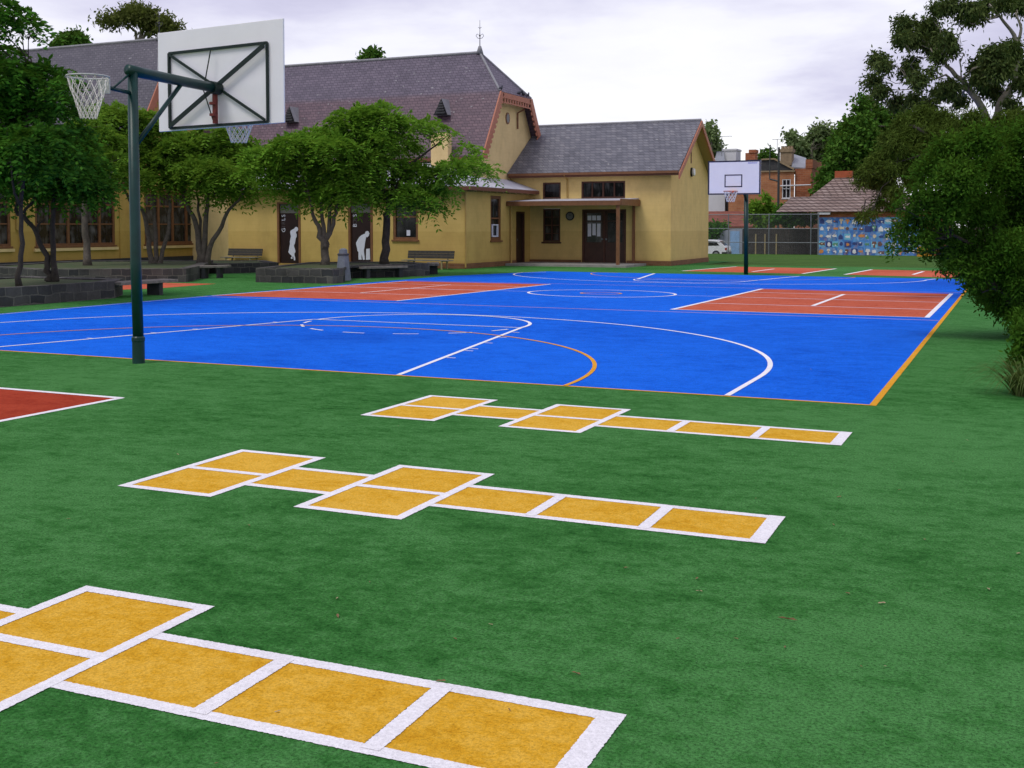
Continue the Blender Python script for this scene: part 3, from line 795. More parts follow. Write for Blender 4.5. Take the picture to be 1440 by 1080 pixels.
obj('plinth', WE.box(WF.box(MB(), 5.34, UA - UG + .03, -.05, .20, .001, .03), .001, D, -.05, .20, .001, .03), M['plinth'], an)
ev, er, zr, ze = V1 - .38, -11.45, 6.20, 3.90
mb = MB()
mb.slab([(UG + .02, ev, ze), (er, ev, ze), (er, mid, zr), (UG + .02, mid, zr)], .07)
mb.slab([(UG + .02, mid, zr), (er, mid, zr), (er, 2 * mid - ev, ze), (UG + .02, 2 * mid - ev, ze)], .07)
obj('roof', mb, M['slate_annex'], an)
obj('ridge_cap', MB().tube([(UG + .05, mid, zr + .01), (er, mid, zr + .01)], 0.055, 8), M['lead'], an)
mb = MB()
for sg in (-1, 1):
    a = np.array((er + .002, mid + sg * (mid - ev + .05), ze - .13)); c = np.array((er + .002, mid, zr - .02))
    mb.frame(a, c - a, (.05, 0, 0), (0, 0, -.24))
obj('barge_board', mb, M['barge'], an)
mb = MB().box(UG + .1, er - .01, ev - .02, ev + .04, ze - .20, ze - .06)
obj('fascia', mb, M['fascia'], an)
mb = MB().box(UG + .1, er - .02, ev - .12, ev - .03, ze - .12, ze - .02)
obj('gutter', mb, M['timber'], an)
mb = MB().box(UG + .1, er, ev + .05, V1 - .001, ze - .16, ze - .13)
mb.poly([(UA + .001, V1, 3.94), (er, V1, 3.94), (er, mid, 5.98), (UA + .001, mid, 5.98)]).poly([(UA + .001, V1 + D, 3.94), (er, V1 + D, 3.94), (er, mid, 5.98), (UA + .001, mid, 5.98)])
obj('soffit', mb, M['soffit'], an)
obj('louvre_slot', MB().box(UA + .002, UA + .03, mid - .08, mid - .02, 4.35, 5.1), M['fascia'], an)
window(WF, an, 1.53, 2.36, 2.80, 3.50, frame='timber_dark', glass='glass_black', sill=False, label='small high window above the porch roof')
window(WF, an, 3.30, 5.25, 2.80, 3.52, [(4.27, .07), (3.78, .05), (4.76, .05)], frame='timber_dark', glass='glass_curtain', sill=False, label='long high window above the porch roof')
window(WF, an, 1.54, 2.34, 0.96, 2.38, [(1.94, .04)], [(1.67, .05), (2.02, .03), (1.32, .03)], frame='timber_dark', glass='glass_curtain', label='sash window under the porch')
# double door
mb = MB(); WF.box(mb, 3.343, 3.42, .10, 2.337, -.12, .01); WF.box(mb, 5.22, 5.297, .10, 2.337, -.12, .01); WF.box(mb, 3.42, 5.22, 2.27, 2.337, -.12, .01); WF.box(mb, 4.29, 4.36, .10, 2.27, -.12, .0)
df = obj('door_frame', mb, M['timber_dark'], an)
for a0, a1, gl in ((3.42, 4.29, 'glass_curtain'), (4.36, 5.22, 'glass_black')):
    mb = MB(); WF.box(mb, a0, a1, .10, .95, -.10, -.05); WF.box(mb, a0, a0 + .1, .95, 2.27, -.10, -.05); WF.box(mb, a1 - .1, a1, .95, 2.27, -.10, -.05); WF.box(mb, a0 + .1, a1 - .1, 2.18, 2.27, -.10, -.05); WF.box(mb, a0 + .1, a1 - .1, 1.82, 1.86, -.10, -.05)
    d = obj('door', mb, M['door_brown'], an)
    obj('pane', MB().poly([WF.p(a0 + .1, .95, -.075), WF.p(a1 - .1, .95, -.075), WF.p(a1 - .1, 2.18, -.075), WF.p(a0 + .1, 2.18, -.075)]), M[gl], d)
    hb = MB(); WF.box(hb, a0 + .02 if a0 > 4 else a1 - .09, a0 + .09 if a0 > 4 else a1 - .02, 1.05, 1.12, -.05, .0)
    obj('handle', hb, M['steel'], d)
# notices inside the left door: small pale papers
mb = MB()
for k in range(3):
    WF.box(mb, 3.56 + k * .21, 3.73 + k * .21, 1.88, 2.08, -.072, -.066)
    WF.box(mb, 3.57 + k * .21, 3.72 + k * .21, 1.2 + .05 * (k % 2), 1.74, -.072, -.066)
obj('door_notices', mb, M['letter'], an)['label'] = 'pale papers taped inside the left door glass'
# porch
pf = 31.68
mb = MB().slab([(UW + .02, pf - .05, 2.66), (-13.25, pf - .05, 2.66), (-13.25, V1 - .01, 2.80), (UW + .02, V1 - .01, 2.80)], .05)
pr_ = obj('porch_roof', mb, M['iron_roof'], an)
mb = MB().box(UW + .02, -13.2, pf - .12, pf - .06, 2.46, 2.65).box(-13.24, -13.18, pf - .055, V1 - .02, 2.46, 2.72)
obj('fascia', mb, M['timber'], pr_)
mb = MB().box(UW + .02, -13.26, pf - .04, V1 - .02, 2.52, 2.55)
obj('ceiling', mb, M['soffit'], pr_)
obj('post', MB().box(-13.40, -13.28, pf - .05, pf + .07, .10, 2.51), M['timber'], an)
obj('post', MB().box(-13.50, -13.40, V1 - .12, V1 - .03, .10, 2.51), M['timber'], an)
obj('porch_step', MB().box(UW + .03, -12.9, pf - .25, V1 - .035, -.02, .10), M['concrete'], an, False, .015)
obj('downpipe', MB().tube([(-16.42, V1 - .06, 2.85), (-16.42, V1 - .06, 3.6), (-16.42, ev - .05, 3.78)], .035, 8), M['pipe'], an)

# --- toilet wing ------------------------------------------------
tw = thing('toilet_block', 'low yellow wing with pale iron roof and two dark doors painted with white figures', 'building', (-23.8, 29.4, 0))
UL = -29.42
WT = Wall(UL, VW, 1, 0); LT = UW - UL
WS = Wall(UW, VW, 0, 1); LS = V1 - VW
d1 = (2.52, 3.68); d2 = (5.98, 7.12)
holes = [(d1[0], d1[1], 0.10, 2.62), (d2[0], d2[1], 0.10, 2.62), (8.05, 9.17, 1.10, 3.0)]
mb = MB(); WT.panel(mb, 0, LT, 0, 3.14, holes)
WS.panel(mb, 0, LS, 0, 3.14, [(2.22, 3.22, 1.06, 2.86), (4.72, 5.62, 0.06, 2.25)])
mb.poly([(UL, VW, 0), (UL, VW, 3.14), (UL, 31, 3.14), (UL, 31, 0)])
obj('wall', mb, M['wall_wing'], tw)
mb = MB(); WS.box(mb, .001, 4.70, -.05, .20, .001, .03); WT.box(mb, 9.3, LT + .03, -.05, .20, .001, .03)
obj('plinth', mb, M['plinth'], tw)
eu, evw, ez = UW + .42, VW - .40, 3.16
k = 0.36
mb = MB()
A = (eu, evw, ez); B = (UL - .2, evw, ez); Cc = (UL - .2, 31.0, ez + (31 - evw) * k); Dd = (eu - 1.5, 31.0, ez + (31 - evw) * k)
Dm = (eu - 1.5, evw + 1.5, ez + 1.5 * k); De = (eu - 1.5, V1 - .02, ez + 1.5 * k)
mb.slab([B, A, Dm, Dd, Cc], .05)
mb.slab([A, (eu, V1 - .42, ez), (eu, V1 - .02, ez), De, Dd, Dm], .05) if False else mb.slab([A, (eu, V1 - .02, ez), De, Dm], .05)
obj('roof', mb, M['iron_roof'], tw)
mb = MB().box(UL - .2, eu + .03, evw - .03, evw, ez - .16, ez - .02).box(eu, eu + .03, evw + .001, V1 - .03, ez - .16, ez - .02)
obj('fascia', mb, M['fascia'], tw)
mb = MB().box(UL - .2, UW - .002, evw + .02, VW - .002, ez - .11, ez - .09).box(UW + .002, eu - .01, evw + .02, V1 - .03, ez - .11, ez - .09)
obj('soffit', mb, M['fascia'], tw)
for v in np.arange(VW + .1, V1 - .3, .62): obj('rafter_end', MB().box(UW + .01, eu - .02, v, v + .06, ez - .20, ez - .115), M['soffit'], tw)
window(WT, tw, 8.05, 9.17, 1.10, 3.0, [], [(2.0, .06)], fw=.10, glass='glass_black', label='tall window of the front wall')
window(WS, tw, 2.22, 3.22, 1.06, 2.86, [], [(1.95, .06)], fw=.12, glass='glass', label='narrow window of the side wall')
mb = MB()
for a0, a1, z0, z1 in ((2.42, 2.99, 1.20, 1.25), (2.42, 2.99, 1.66, 1.71), (2.42, 2.50, 1.251, 1.659), (2.91, 2.99, 1.251, 1.659)): WS.box(mb, a0, a1, z0, z1, -.07, -.01)
obj('fan_grille', mb, M['letter'], tw)
obj('notice', WT.box(MB(), 8.62, 8.78, 1.26, 1.48, -.08, -.07), M['letter'], tw)
mb = MB(); WS.box(mb, 4.723, 4.80, .06, 2.247, -.13, .012); WS.box(mb, 5.54, 5.617, .06, 2.247, -.13, .012); WS.box(mb, 4.80, 5.54, 2.17, 2.247, -.13, .012)
obj('door_frame', mb, M['timber_dark'], tw)
d = obj('door', WS.box(MB(), 4.80, 5.54, .06, 2.17, -.12, -.06), M['door_dark'], tw); d['label'] = 'plain dark side door under the porch'
obj('handle', WS.box(MB(), 4.86, 4.93, 1.02, 1.09, -.06, -.01), M['steel'], d)

def text_mesh(body, size, mat, parent, origin, ex, ey, ez, name='lettering'):
    c = bpy.data.curves.new('lettering', 'FONT'); c.body = body; c.size = size; c.extrude = 0.002
    c.align_x = 'CENTER'; c.align_y = 'CENTER'
    to = bpy.data.objects.new('tmp', c); col.objects.link(to)
    dg = bpy.context.evaluated_depsgraph_get(); dg.update()
    me = bpy.data.meshes.new_from_object(to.evaluated_get(dg))
    bpy.data.objects.remove(to)
    mb = MB()
    R = np.array([ex, ey, ez], float)
    mb.v = [tuple(np.array(origin) + np.array(v.co[:]) @ R) for v in me.vertices]
    mb.f = [tuple(p.vertices) for p in me.polygons]
    return obj(name, mb, mat, parent)

GIRL = [(445, 312), (462, 322), (466, 345), (455, 362), (445, 362), (440, 378), (450, 400), (447, 428), (438, 440), (434, 470), (428, 500), (418, 520), (424, 548), (433, 575), (434, 598), (425, 606), (424, 630), (432, 660), (433, 688), (418, 690), (416, 668), (408, 640), (400, 655), (404, 668), (392, 674), (381, 662), (394, 648), (392, 636), (372, 620), (355, 596), (362, 570), (366, 540), (374, 505), (372, 478), (378, 450), (384, 418), (376, 380), (378, 358), (396, 345), (424, 330), (430, 318)]
GIRLHOLE = None
BOY = [(1244, 358), (1258, 366), (1264, 378), (1270, 388), (1264, 396), (1262, 412), (1250, 424), (1240, 430), (1232, 424), (1226, 450), (1218, 490), (1214, 530), (1206, 572), (1208, 610), (1214, 650), (1216, 682), (1194, 684), (1188, 650), (1180, 618), (1178, 650), (1180, 682), (1146, 682), (1144, 640), (1146, 600), (1134, 582), (1128, 545), (1118, 510), (1118, 490), (1134, 460), (1150, 432), (1175, 408), (1200, 396), (1218, 388), (1224, 366)]
WICK = [(1232, 560), (1272, 556), (1276, 682), (1228, 684)]
def door_fig(pts, dd, W, o):
    # zoomed picture coordinates -> metres on the door
    sc = 8.0
    def cv(p):
        px, py = 360 + p[0] / sc, 280 + p[1] / sc
        d_, y = ray(px, py); t_ = (VW - CAM[1]) / d_[1]; q = CAM + d_ * t_
        return (q[0] - UL, q[2])
    P = [cv(p) for p in pts]
    return P
for (a0, a1), figs, word, lx, lz in ((d1, [GIRL], 'GIRLS', None, None), (d2, [BOY, WICK], 'BOYS', None, None)):
    mb = MB(); WT.box(mb, a0 + .003, a0 + .10, .10, 2.617, -.13, .02); WT.box(mb, a1 - .10, a1 - .003, .10, 2.617, -.13, .02); WT.box(mb, a0 + .10, a1 - .10, 2.55, 2.617, -.13, .02)
    obj('door_frame', mb, M['timber'], tw)
    obj('transom_panel', WT.box(MB(), a0 + .10, a1 - .10, 2.17, 2.55, -.11, -.06), M['grey_panel'], tw)
    d = obj('door', WT.box(MB(), a0 + .10, a1 - .10, .10, 2.165, -.12, -.06), M['door_dark'], tw)
    d['label'] = 'dark door with white painted girl shooting a ball' if word == 'GIRLS' else 'dark door with white painted boy batting at a wicket'
    for fg in figs:
        P = door_fig(fg, d, WT, 0)
        cxs = sum(p[0] for p in P) / len(P)
        # keep the figure on the leaf
        sh = 0
        lo, hi = min(p[0] for p in P), max(p[0] for p in P)
        if hi > a1 - .11: sh = a1 - .11 - hi
        if lo + sh < a0 + .11: sh = a0 + .11 - lo
        mb = MB().prism([(p[0] + sh, p[1]) for p in P], WT.p(0, 0, -.059), WT.d, (0, 0, 1), WT.n * .006)
        obj('painted_figure' if fg is not WICK else 'painted_wicket', mb, M['letter'], d)
    step = .255 if word == 'GIRLS' else .17
    n = len(word); base = 1.47 if word == 'GIRLS' else 1.66
    sz = 0.25
    for i, ch in enumerate(word):
        zc = base + (2.06 - base) * i / (n - 1)
        dim = (word == 'GIRLS' and i in (1, 2)) or (word == 'BOYS' and i in (1, 2))
        text_mesh(ch, sz, M['letter_dim'] if dim else M['letter'], d, WT.p(a0 + .28, zc, -.056), (0, 0, 1), -WT.d, WT.n)
obj('downpipe', MB().tube([(UW + .02, VW - .05, .05), (UW + .02, VW - .05, 2.95), (UW + .05, evw + .06, 3.06)], .035, 8), M['pipe'], tw)
obj('downpipe', MB().tube([(UW + .07, 31.95, .05), (UW + .07, 31.95, 2.60)], .04, 8), M['pipe'], tw)

# --- main hall and classroom block (steep slate roofs with clipped gables) ------
def steep_roof(par, ul, ug, prof, ridge_end, slate, ugw, wallmat, zwall0=0.0):
    """prof: (v_eave,z_eave),(v_brk,z_brk),(v_ridge,z_ridge); mirrored about the ridge; gable faces +u at ug"""
    (va, za), (vb_, zb), (vr, zr_) = prof
    m = lambda v: 2 * vr - v
    mb = MB()
    for f in (lambda v: v, m):
        mb.slab([(ul, f(va), za), (ug, f(va), za), (ug, f(vb_), zb), (ul, f(vb_), zb)], .09)
        mb.slab([(ul, f(vb_), zb), (ug, f(vb_), zb), (ridge_end, vr, zr_), (ul, vr, zr_)], .09)
    mb.slab([(ug, vb_, zb), (ug, m(vb_), zb), (ridge_end, vr, zr_)], .09)
    obj('roof', mb, slate, par)
    mb = MB().tube([(ul, vr, zr_ + .015), (ridge_end, vr, zr_ + .015)], .065, 8)
    for f in (lambda v: v, m): mb.tube([(ridge_end, vr, zr_ + .01), (ug, f(vb_), zb + .01)], .05, 8)
    obj('ridge_cap', mb, M['lead'], par)
    # barge boards with fretwork drops
    mb, dk = MB(), MB()
    for f in (lambda v: v, m):
        a = np.array((ug + .003, f(va), za - .02)); c = np.array((ug + .003, f(vb_), zb - .0))
        mb.frame(a, c - a, (.06, 0, 0), (0, np.sign(vr - f(va)) * .30, -.10))
        L = np.linalg.norm(c - a); n_ = 13
        inn = np.array((0, np.sign(vr - f(va)) * .30, -.10))
        for i in range(n_):
            q = a + (c - a) * ((i + .5) / n_) + inn
            mb.frame(q - (c - a) / n_ * .26 + np.array((.01, 0, 0)), (c - a) / n_ * .52, (.03, 0, 0), inn * .42)
    a = np.array((ug + .003, vb_, zb - .02)); c = np.array((ug + .003, m(vb_), zb - .02))
    mb.frame(a + np.array((0, .2, -.02)), c - a - np.array((0, .4, 0)), (.06, 0, 0), (0, 0, -.22))
    n_ = 10
    for i in range(n_):
        q = a + np.array((.01, .3, -.24)) + (c - a - np.array((0, .6, 0))) * ((i + .25) / n_)
        mb.frame(q, (c - a) / n_ * .42, (.03, 0, 0), (0, 0, -.16))
    mb.frame(a + np.array((0.005, .25, -.40)), c - a - np.array((0, .5, 0)), (.05, 0, 0), (0, 0, -.05))
    obj('barge_board', mb, M['barge'], par)
    # gable wall
    mb = MB()
    e = .08
    mb.poly([(ugw, va + .45, zwall0), (ugw, m(va) - .45, zwall0), (ugw, m(va) - .45, za + .4), (ugw, m(vb_) - e, zb - .1), (ugw, vb_ + e, zb - .1), (ugw, va + .45, za + .4)])
    mb.poly([(ul, va + .45, zwall0), (ugw, va + .45, zwall0), (ugw, va + .45, za + .5), (ul, va + .45, za + .5)])
    return mb, m

def finial(par, u, v, z, h):
    mb = MB().lathe((u, v, z - .05), [(.16, 0), (.10, .22), (.06, .34), (.02, .36)], 10)
    o = obj('finial_base', mb, M['lead'], par, True)
    f = MB().tube([(u, v, z + .25), (u, v, z + h)], [.022, .008], 6)
    for zc in (z + h * .52,):
        for a in range(4):
            c, s_ = cos(a * pi / 2 + .4), sin(a * pi / 2 + .4)
            pts = [(u + c * r, v + s_ * r, zc + dz) for r, dz in ((0, -.12), (.10, -.10), (.17, 0), (.12, .08), (.06, .04))]
            f.tube(pts, .012, 5)
    f.lathe((u, v, z + h * .52 - .04), [(.02, 0), (.05, .04), (.02, .09)], 8)
    for a in range(4):
        c, s_ = cos(a * pi / 2 + .4), sin(a * pi / 2 + .4)
        f.tube([(u, v, z + h * .74), (u + c * .07, v + s_ * .07, z + h * .78)], .01, 5)
    obj('finial', f, M['ironwork'], par)

mh = thing('school_hall', 'tall school hall with steep purple slate roof, clipped gable and salmon barge boards', 'building', (-27, 33.8, 0))
prof = ((30.42, 4.49), (32.18, 7.27), (33.83, 9.18))
mb, mir = steep_roof(mh, -37, -18.72, prof, -20.45, M['slate_hall'], UG, 'wall')
obj('wall', mb, M['wall_plain'], mh)
obj('fascia', MB().box(-33, -18.76, 30.38, 30.44, 4.30, 4.44), M['fascia'], mh)
finial(mh, -20.45, 33.83, 9.18, 1.42)
# round gable window
mb = MB().prism([(.20 * cos(a), .25 * sin(a)) for a in np.linspace(0, 2 * pi, 20, endpoint=False)], (UG + .004, 33.75, 6.28), (0, 1, 0), (0, 0, 1), (.03, 0, 0))
o = obj('window', mb, M['timber'], mh); o['label'] = 'small round window high in the gable'
mb = MB().prism([(.14 * cos(a), .19 * sin(a)) for a in np.linspace(0, 2 * pi, 20, endpoint=False)], (UG + .033, 33.75, 6.28), (0, 1, 0), (0, 0, 1), (.006, 0, 0))
obj('pane', mb, M['glass_black'], o)
obj('gable_downpipe', MB().tube([(UG + .05, 34.75, 5.9), (UG + .05, 34.75, 6.6), (UG + .35, 34.8, 6.75)], .04, 8), M['timber'], mh)
# lucarne vents on the lower slope
for uc in (-21.02, -28.68):
    def rv(z): return 30.42 + (z - 4.49) * (32.18 - 30.42) / (7.27 - 4.49)
    zb_, zt_ = 6.28, 6.98
    f0, f1, ap = (uc - .33, 31.22, zb_), (uc + .33, 31.22, zb_), (uc, 31.30, zt_)
    mb = MB().add([f0, f1, ap, (uc - .33, rv(zb_) + .06, zb_), (uc + .33, rv(zb_) + .06, zb_), (uc, rv(zt_) + .25, zt_)], [(0, 1, 4, 3), (1, 2, 5, 4), (2, 0, 3, 5)])
    o = obj('roof_vent', mb, M['lead'], mh)
    obj('vent_opening', MB().poly([(uc - .30, 31.24, zb_ + .02), (uc + .30, 31.24, zb_ + .02), (uc, 31.31, zt_ - .03)]), M['black'], o)
    sl = MB()
    for i in range(5):
        zz_ = zb_ + .08 + i * .11; hw = .25 * (1 - (zz_ - zb_) / .72)
        sl.frame((uc - hw, 31.20 + i * .012, zz_), (2 * hw, 0, 0), (0, -.03, -.03), (0, .005, .05))
    obj('louvre', sl, M['bluestone_base'], o)
obj('chimney', MB().box(-20.85, -20.06, 30.05, 30.38, 3.6, 5.42), M['wall_plain'], mh, False, .01)

cb = thing('classroom_block', 'ochre classroom block with banks of brown-framed windows and tall grey slate roof', 'building', (-37, 27, 0))
ULW = -33.87
profL = ((26.35, 4.49), (28.25, 7.95), (30.25, 10.22))
mb, mirL = steep_roof(cb, -52, -33.45, profL, -35.1, M['slate_left'], ULW - .02, 'wall', 3.6)
obj('gable_wall', mb, M['wall_old'], cb)
finial(cb, -35.1, 30.25, 10.22, 1.35)
WL_ = Wall(ULW, 8.0, 0, 1)
mb = MB()
whole = [(7.6, 12.55, .86, 3.05), (13.72, 17.98, .84, 3.12), (19.75, 24.35, .84, 3.15), (1.0, 5.9, .86, 3.05)]
WL_.panel(mb, 0, 27.5, 0, 3.62, whole)
mb.poly([(ULW, 8, 0), (-52, 8, 0), (-52, 8, 3.62), (ULW, 8, 3.62)])
obj('wall', mb, M['wall_old'], cb)
mb = MB(); WL_.box(mb, 18.22, 18.62, .262, 3.6, .001, .05)
obj('pilaster', mb, M['wall_old'], cb)
mb = MB(); WL_.box(mb, -.03, 27.5, -.05, .26, .001, .05)
obj('plinth', mb, M['bluestone_base'], cb)
mb = MB()
for h in whole: WL_.box(mb, h[0] - .1, h[1] + .1, h[2] - .20, h[2] - .085, .001, .09)
obj('sill_course', mb, M['wall_plain'], cb)
mb = MB()
for h in whole: WL_.box(mb, h[0] - .12, h[1] + .12, h[3] + .03, h[3] + .13, .001, .07)
obj('lintel', mb, M['fascia'], cb)
for h in whole:
    a0, a1, z0, z1 = h; n_ = 5; st_ = (a1 - a0) / n_
    window(WL_, cb, a0, a1, z0, z1, [(a0 + st_ * i, .12) for i in range(1, n_)], [(2.52, .07), (1.72, .05)], fw=.10, glass='glass_curtain')
# lower front roof of pale iron, hipped
mb = MB()
mb.slab([(ULW + .4, 7.6, 3.62), (ULW + .4, 26.3, 3.62), (-38, 26.3, 5.5), (-38, 11.5, 5.5)], .06).slab([(ULW + .4, 7.6, 3.62), (-38, 11.5, 5.5), (-52, 11.5, 5.5), (-52, 7.6, 3.62)], .06)
obj('roof', mb, M['slate_left'], cb)
obj('fascia', MB().box(ULW + .38, ULW + .42, 7.6, 26.3, 3.40, 3.56), M['fascia'], cb)
obj('downpipe', MB().tube([(ULW + .08, 20.95, .0), (ULW + .08, 20.95, 1.35), (ULW + .05, 20.80, 1.5), (ULW + .05, 20.80, 3.5)], .035, 8), M['pipe'], cb)
obj('downpipe', MB().tube([(ULW + .08, 32.9, .0), (ULW + .08, 32.9, 4.3)], .035, 8), M['pipe'], cb)

# things fixed to the school
ck = thing('wall_clock', 'round dark-rimmed clock on the yellow wall under the porch', 'clock', (-16.3, V1 - .03, 2.06))
mb = MB().prism([(.19 * cos(a), .19 * sin(a)) for a in np.linspace(0, 2 * pi, 24, endpoint=False)], (-16.3, V1 - .005, 2.06), (1, 0, 0), (0, 0, 1), (0, -.05, 0))
obj('case', mb, M['black'], ck)
mb = MB().prism([(.145 * cos(a), .145 * sin(a)) for a in np.linspace(0, 2 * pi, 24, endpoint=False)], (-16.3, V1 - .056, 2.06), (1, 0, 0), (0, 0, 1), (0, -.004, 0))
obj('face', mb, M['clock_face'], ck)
obj('hands', MB().bar((-16.3, V1 - .066, 2.06), (-16.24, V1 - .066, 2.11), .012, .005, (0, 1, 0)).bar((-16.3, V1 - .070, 2.06), (-16.3, V1 - .070, 2.17), .010, .005, (0, 1, 0)), M['black'], ck)
lt = thing('wall_light', 'round white bulkhead light high on the yellow end wall of the annex', 'wall light', (UA + .05, 37.13, 3.97))
mb = MB().prism([(.16 * cos(a), .20 * sin(a)) for a in np.linspace(0, 2 * pi, 18, endpoint=False)], (UA + .003, 37.13, 3.97), (0, 1, 0), (0, 0, 1), (.06, 0, 0))
obj('base', mb, M['black'], lt)
mb = MB().prism([(.13 * cos(a), .17 * sin(a)) for a in np.linspace(0, 2 * pi, 18, endpoint=False)], (UA + .066, 37.13, 3.97), (0, 1, 0), (0, 0, 1), (.10, 0, 0))
obj('lens', mb, M['lampglass'], lt, False, .03)
def pigeon(u, v, z, rz, label):
    t_ = thing('pigeon', label, 'bird', (0, 0, 0), 'pigeons on the clipped gable')
    body = MB().tube([(-.19, 0, .07), (-.13, 0, .09), (-.05, 0, .115), (.04, 0, .125), (.09, 0, .15), (.115, 0, .20), (.125, 0, .225), (.15, 0, .228), (.185, 0, .22)],
                     [.012, .028, .058, .062, .045, .030, .033, .020, .004], 10)
    obj('body', body, M['pigeon'], t_, True)
    obj('legs', MB().tube([(.01, .025, .08), (.015, .025, 0)], .007, 5).tube([(.01, -.025, .08), (.015, -.025, 0)], .007, 5), M['rust'], t_)
    t_.location = (u, v, z); t_.rotation_euler = (0, 0, rz)
pigeon(-18.75, 32.32, 7.28, 1.5, 'dark pigeon alone on the left corner of the clipped gable')
pigeon(-18.78, 34.30, 7.30, 1.2, 'left of the three dark pigeons huddled on the gable edge')
pigeon(-18.76, 34.70, 7.29, -1.6, 'middle one of the three dark pigeons huddled on the gable edge')
pigeon(-18.75, 35.15, 7.29, 1.6, 'right of the three dark pigeons huddled on the gable edge')

# ------------------------------------------------------------------ planters, benches, bin
def planter(label, poly, h, wall_t=.32):
    c = np.mean(np.array(poly), 0)
    t_ = thing('stone_planter', label, 'planter', (c[0], c[1], 0), 'bluestone tree planters')
    n_ = len(poly); P = [np.array(p, float) for p in poly]
    inner = [p + (c - p) / np.linalg.norm(c - p) * wall_t * 1.3 for p in P]
    mb = MB()
    for i in range(n_):
        j = (i + 1) % n_
        mb.poly([(*P[i], -.02), (*P[j], -.02), (*P[j], h), (*P[i], h)]); mb.poly([(*P[i], h), (*P[j], h), (*inner[j], h), (*inner[i], h)])
        mb.poly([(*inner[i], h), (*inner[j], h), (*inner[j], h - .08), (*inner[i], h - .08)])
    o_ = obj('wall', mb, M['bluestone'], t_)
    mb = MB().poly([(*p, h - .03) for p in inner])
    obj('soil', mb, M['soil'], t_)
    return t_
planter('low bluestone planter at the left edge holding the two dark leaning trees', [(-21.4, 1.5), (-17.6, 1.5), (-17.6, 8.9), (-18.3, 9.9), (-21.4, 9.9)], .39)
planter('long bluestone planter of rough grass in front of the classroom windows', [(-24.6, 13.1), tuple(gnd(262, 397)[:2]), tuple(gnd(285, 391)[:2]), tuple(gnd(300, 381)[:2]), (-29.5, 19.5), (-28.5, 14.5)], .40)
planter('narrow bluestone planter between the grass planter and the wing wall', [tuple(gnd(306, 385)[:2]), tuple(gnd(392, 382.5)[:2]), (-25.0, 24.4), (-28.4, 22.6)], .34)
planter('bluestone planter before the painted doors holding two bright green trees', [(-19.15, 16.15), (-16.62, 16.35), (-16.75, 17.1), (-18.02, 19.35), (-16.5, 21.9), (-18.2, 23.2), (-20.8, 21.3)], .42)

def slab_bench(p0, p1, h, depth, label, legs=(0.2, 0.8), inward=(-1, 0)):
    p0, p1 = np.array(p0[:2]), np.array(p1[:2]); c = (p0 + p1) / 2
    t_ = thing('plank_bench', label, 'bench', (*c, 0), 'plank benches fixed to the planters')
    d_ = p1 - p0; n_ = np.array(inward, float)
    mb = MB()
    for k_ in range(3):
        mb.frame((*(p0 + n_ * depth * k_ / 3), h - .07 + .002 * k_), (*d_, 0), (*(n_ * depth * .31), 0), (0, 0, .07))
    obj('seat', mb, M['bench_wood'], t_, False, .008)
    for f_ in legs:
        q = p0 + d_ * f_ + n_ * .06
        e_ = d_ / np.linalg.norm(d_)
        obj('leg', MB().frame((*(q - e_ * .06), 0), (*(e_ * .12), 0), (*(n_ * (depth - .12)), 0), (0, 0, h - .072)), M['bluestone_base'], t_)
slab_bench((-17.45, 8.95), (-17.35, 10.75), .36, .50, 'weathered plank bench at the end of the left planter, behind the hoop post', (.72,))
b1_ = gnd(266, 392.5); b2_ = gnd(320, 391.0)
slab_bench(b1_, b2_, .40, .5, 'weathered plank bench on the corner of the grass planter', (.35, .74), (-.4, .9))
slab_bench((-17.80, 19.45), (-16.95, 20.88), .37, .40, 'weathered plank bench just right of the grey bin', (.16, .86), (.86, -.51))
slab_bench((-16.95, 22.55), (-17.75, 24.0), .37, .42, 'weathered plank bench at the far end of the bright tree planter', (.3, .85), (.88, .48))

def back_bench(loc, rz, L_, label):
    t_ = thing('slatted_bench', label, 'bench', (0, 0, 0), 'backed benches against the wing wall')
    mb = MB()
    for k_ in range(4): mb.box(-L_ / 2, L_ / 2, -.22 + k_ * .12, -.22 + k_ * .12 + .112, .40, .435)
    obj('seat', mb, M['bench_wood'], t_)
    mb = MB()
    for k_ in range(3): mb.frame((-L_ / 2, .27 + k_ * .02, .50 + k_ * .125), (L_, 0, 0), (0, .03, 0), (0, .012, .119))
    obj('backrest', mb, M['bench_back'], t_)
    for x in (-L_ * .36, L_ * .36):
        obj('leg', MB().bar((x, -.18, 0), (x, -.18, .398), .05, .05, (0, 1, 0)).bar((x, .24, 0), (x, .25, .43), .05, .05, (0, 1, 0)).bar((x, .305, .30), (x, .36, .86), .045, .02, (0, 1, 0)).box(x - .02, x + .02, -.2, .27, .36, .398), M['bench_leg'], t_)
    t_.location = (*loc, 0); t_.rotation_euler = (0, 0, rz); t_.scale = (1, 1, .8)
back_bench((-28.35, 27.3), 0, 1.75, 'slatted bench with backrest against the wing wall, left of the painted girl door')
back_bench((-19.35, 26.95), 0, 2.0, 'slatted bench with backrest at the right corner of the wing, under the bright tree')

bn = thing('litter_bin', 'grey tapered litter bin standing before the bluestone planter', 'bin', (*gnd(483, 394.5)[:2], 0))
bc = (*gnd(483, 394.5)[:2], 0)
sq = [( .245, 0), (.235, .05), (.165, .74), (.165, .76)]
obj('body', MB().lathe(bc, sq, 8), M['bin'], bn, False, .01)
obj('rim', MB().lathe(bc, [(.172, .76), (.178, .80), (.15, .82)], 12), M['bin_dark'], bn)
obj('lid', MB().lathe(bc, [(.13, .82), (.12, .93), (.05, .97)], 12), M['bin'], bn)

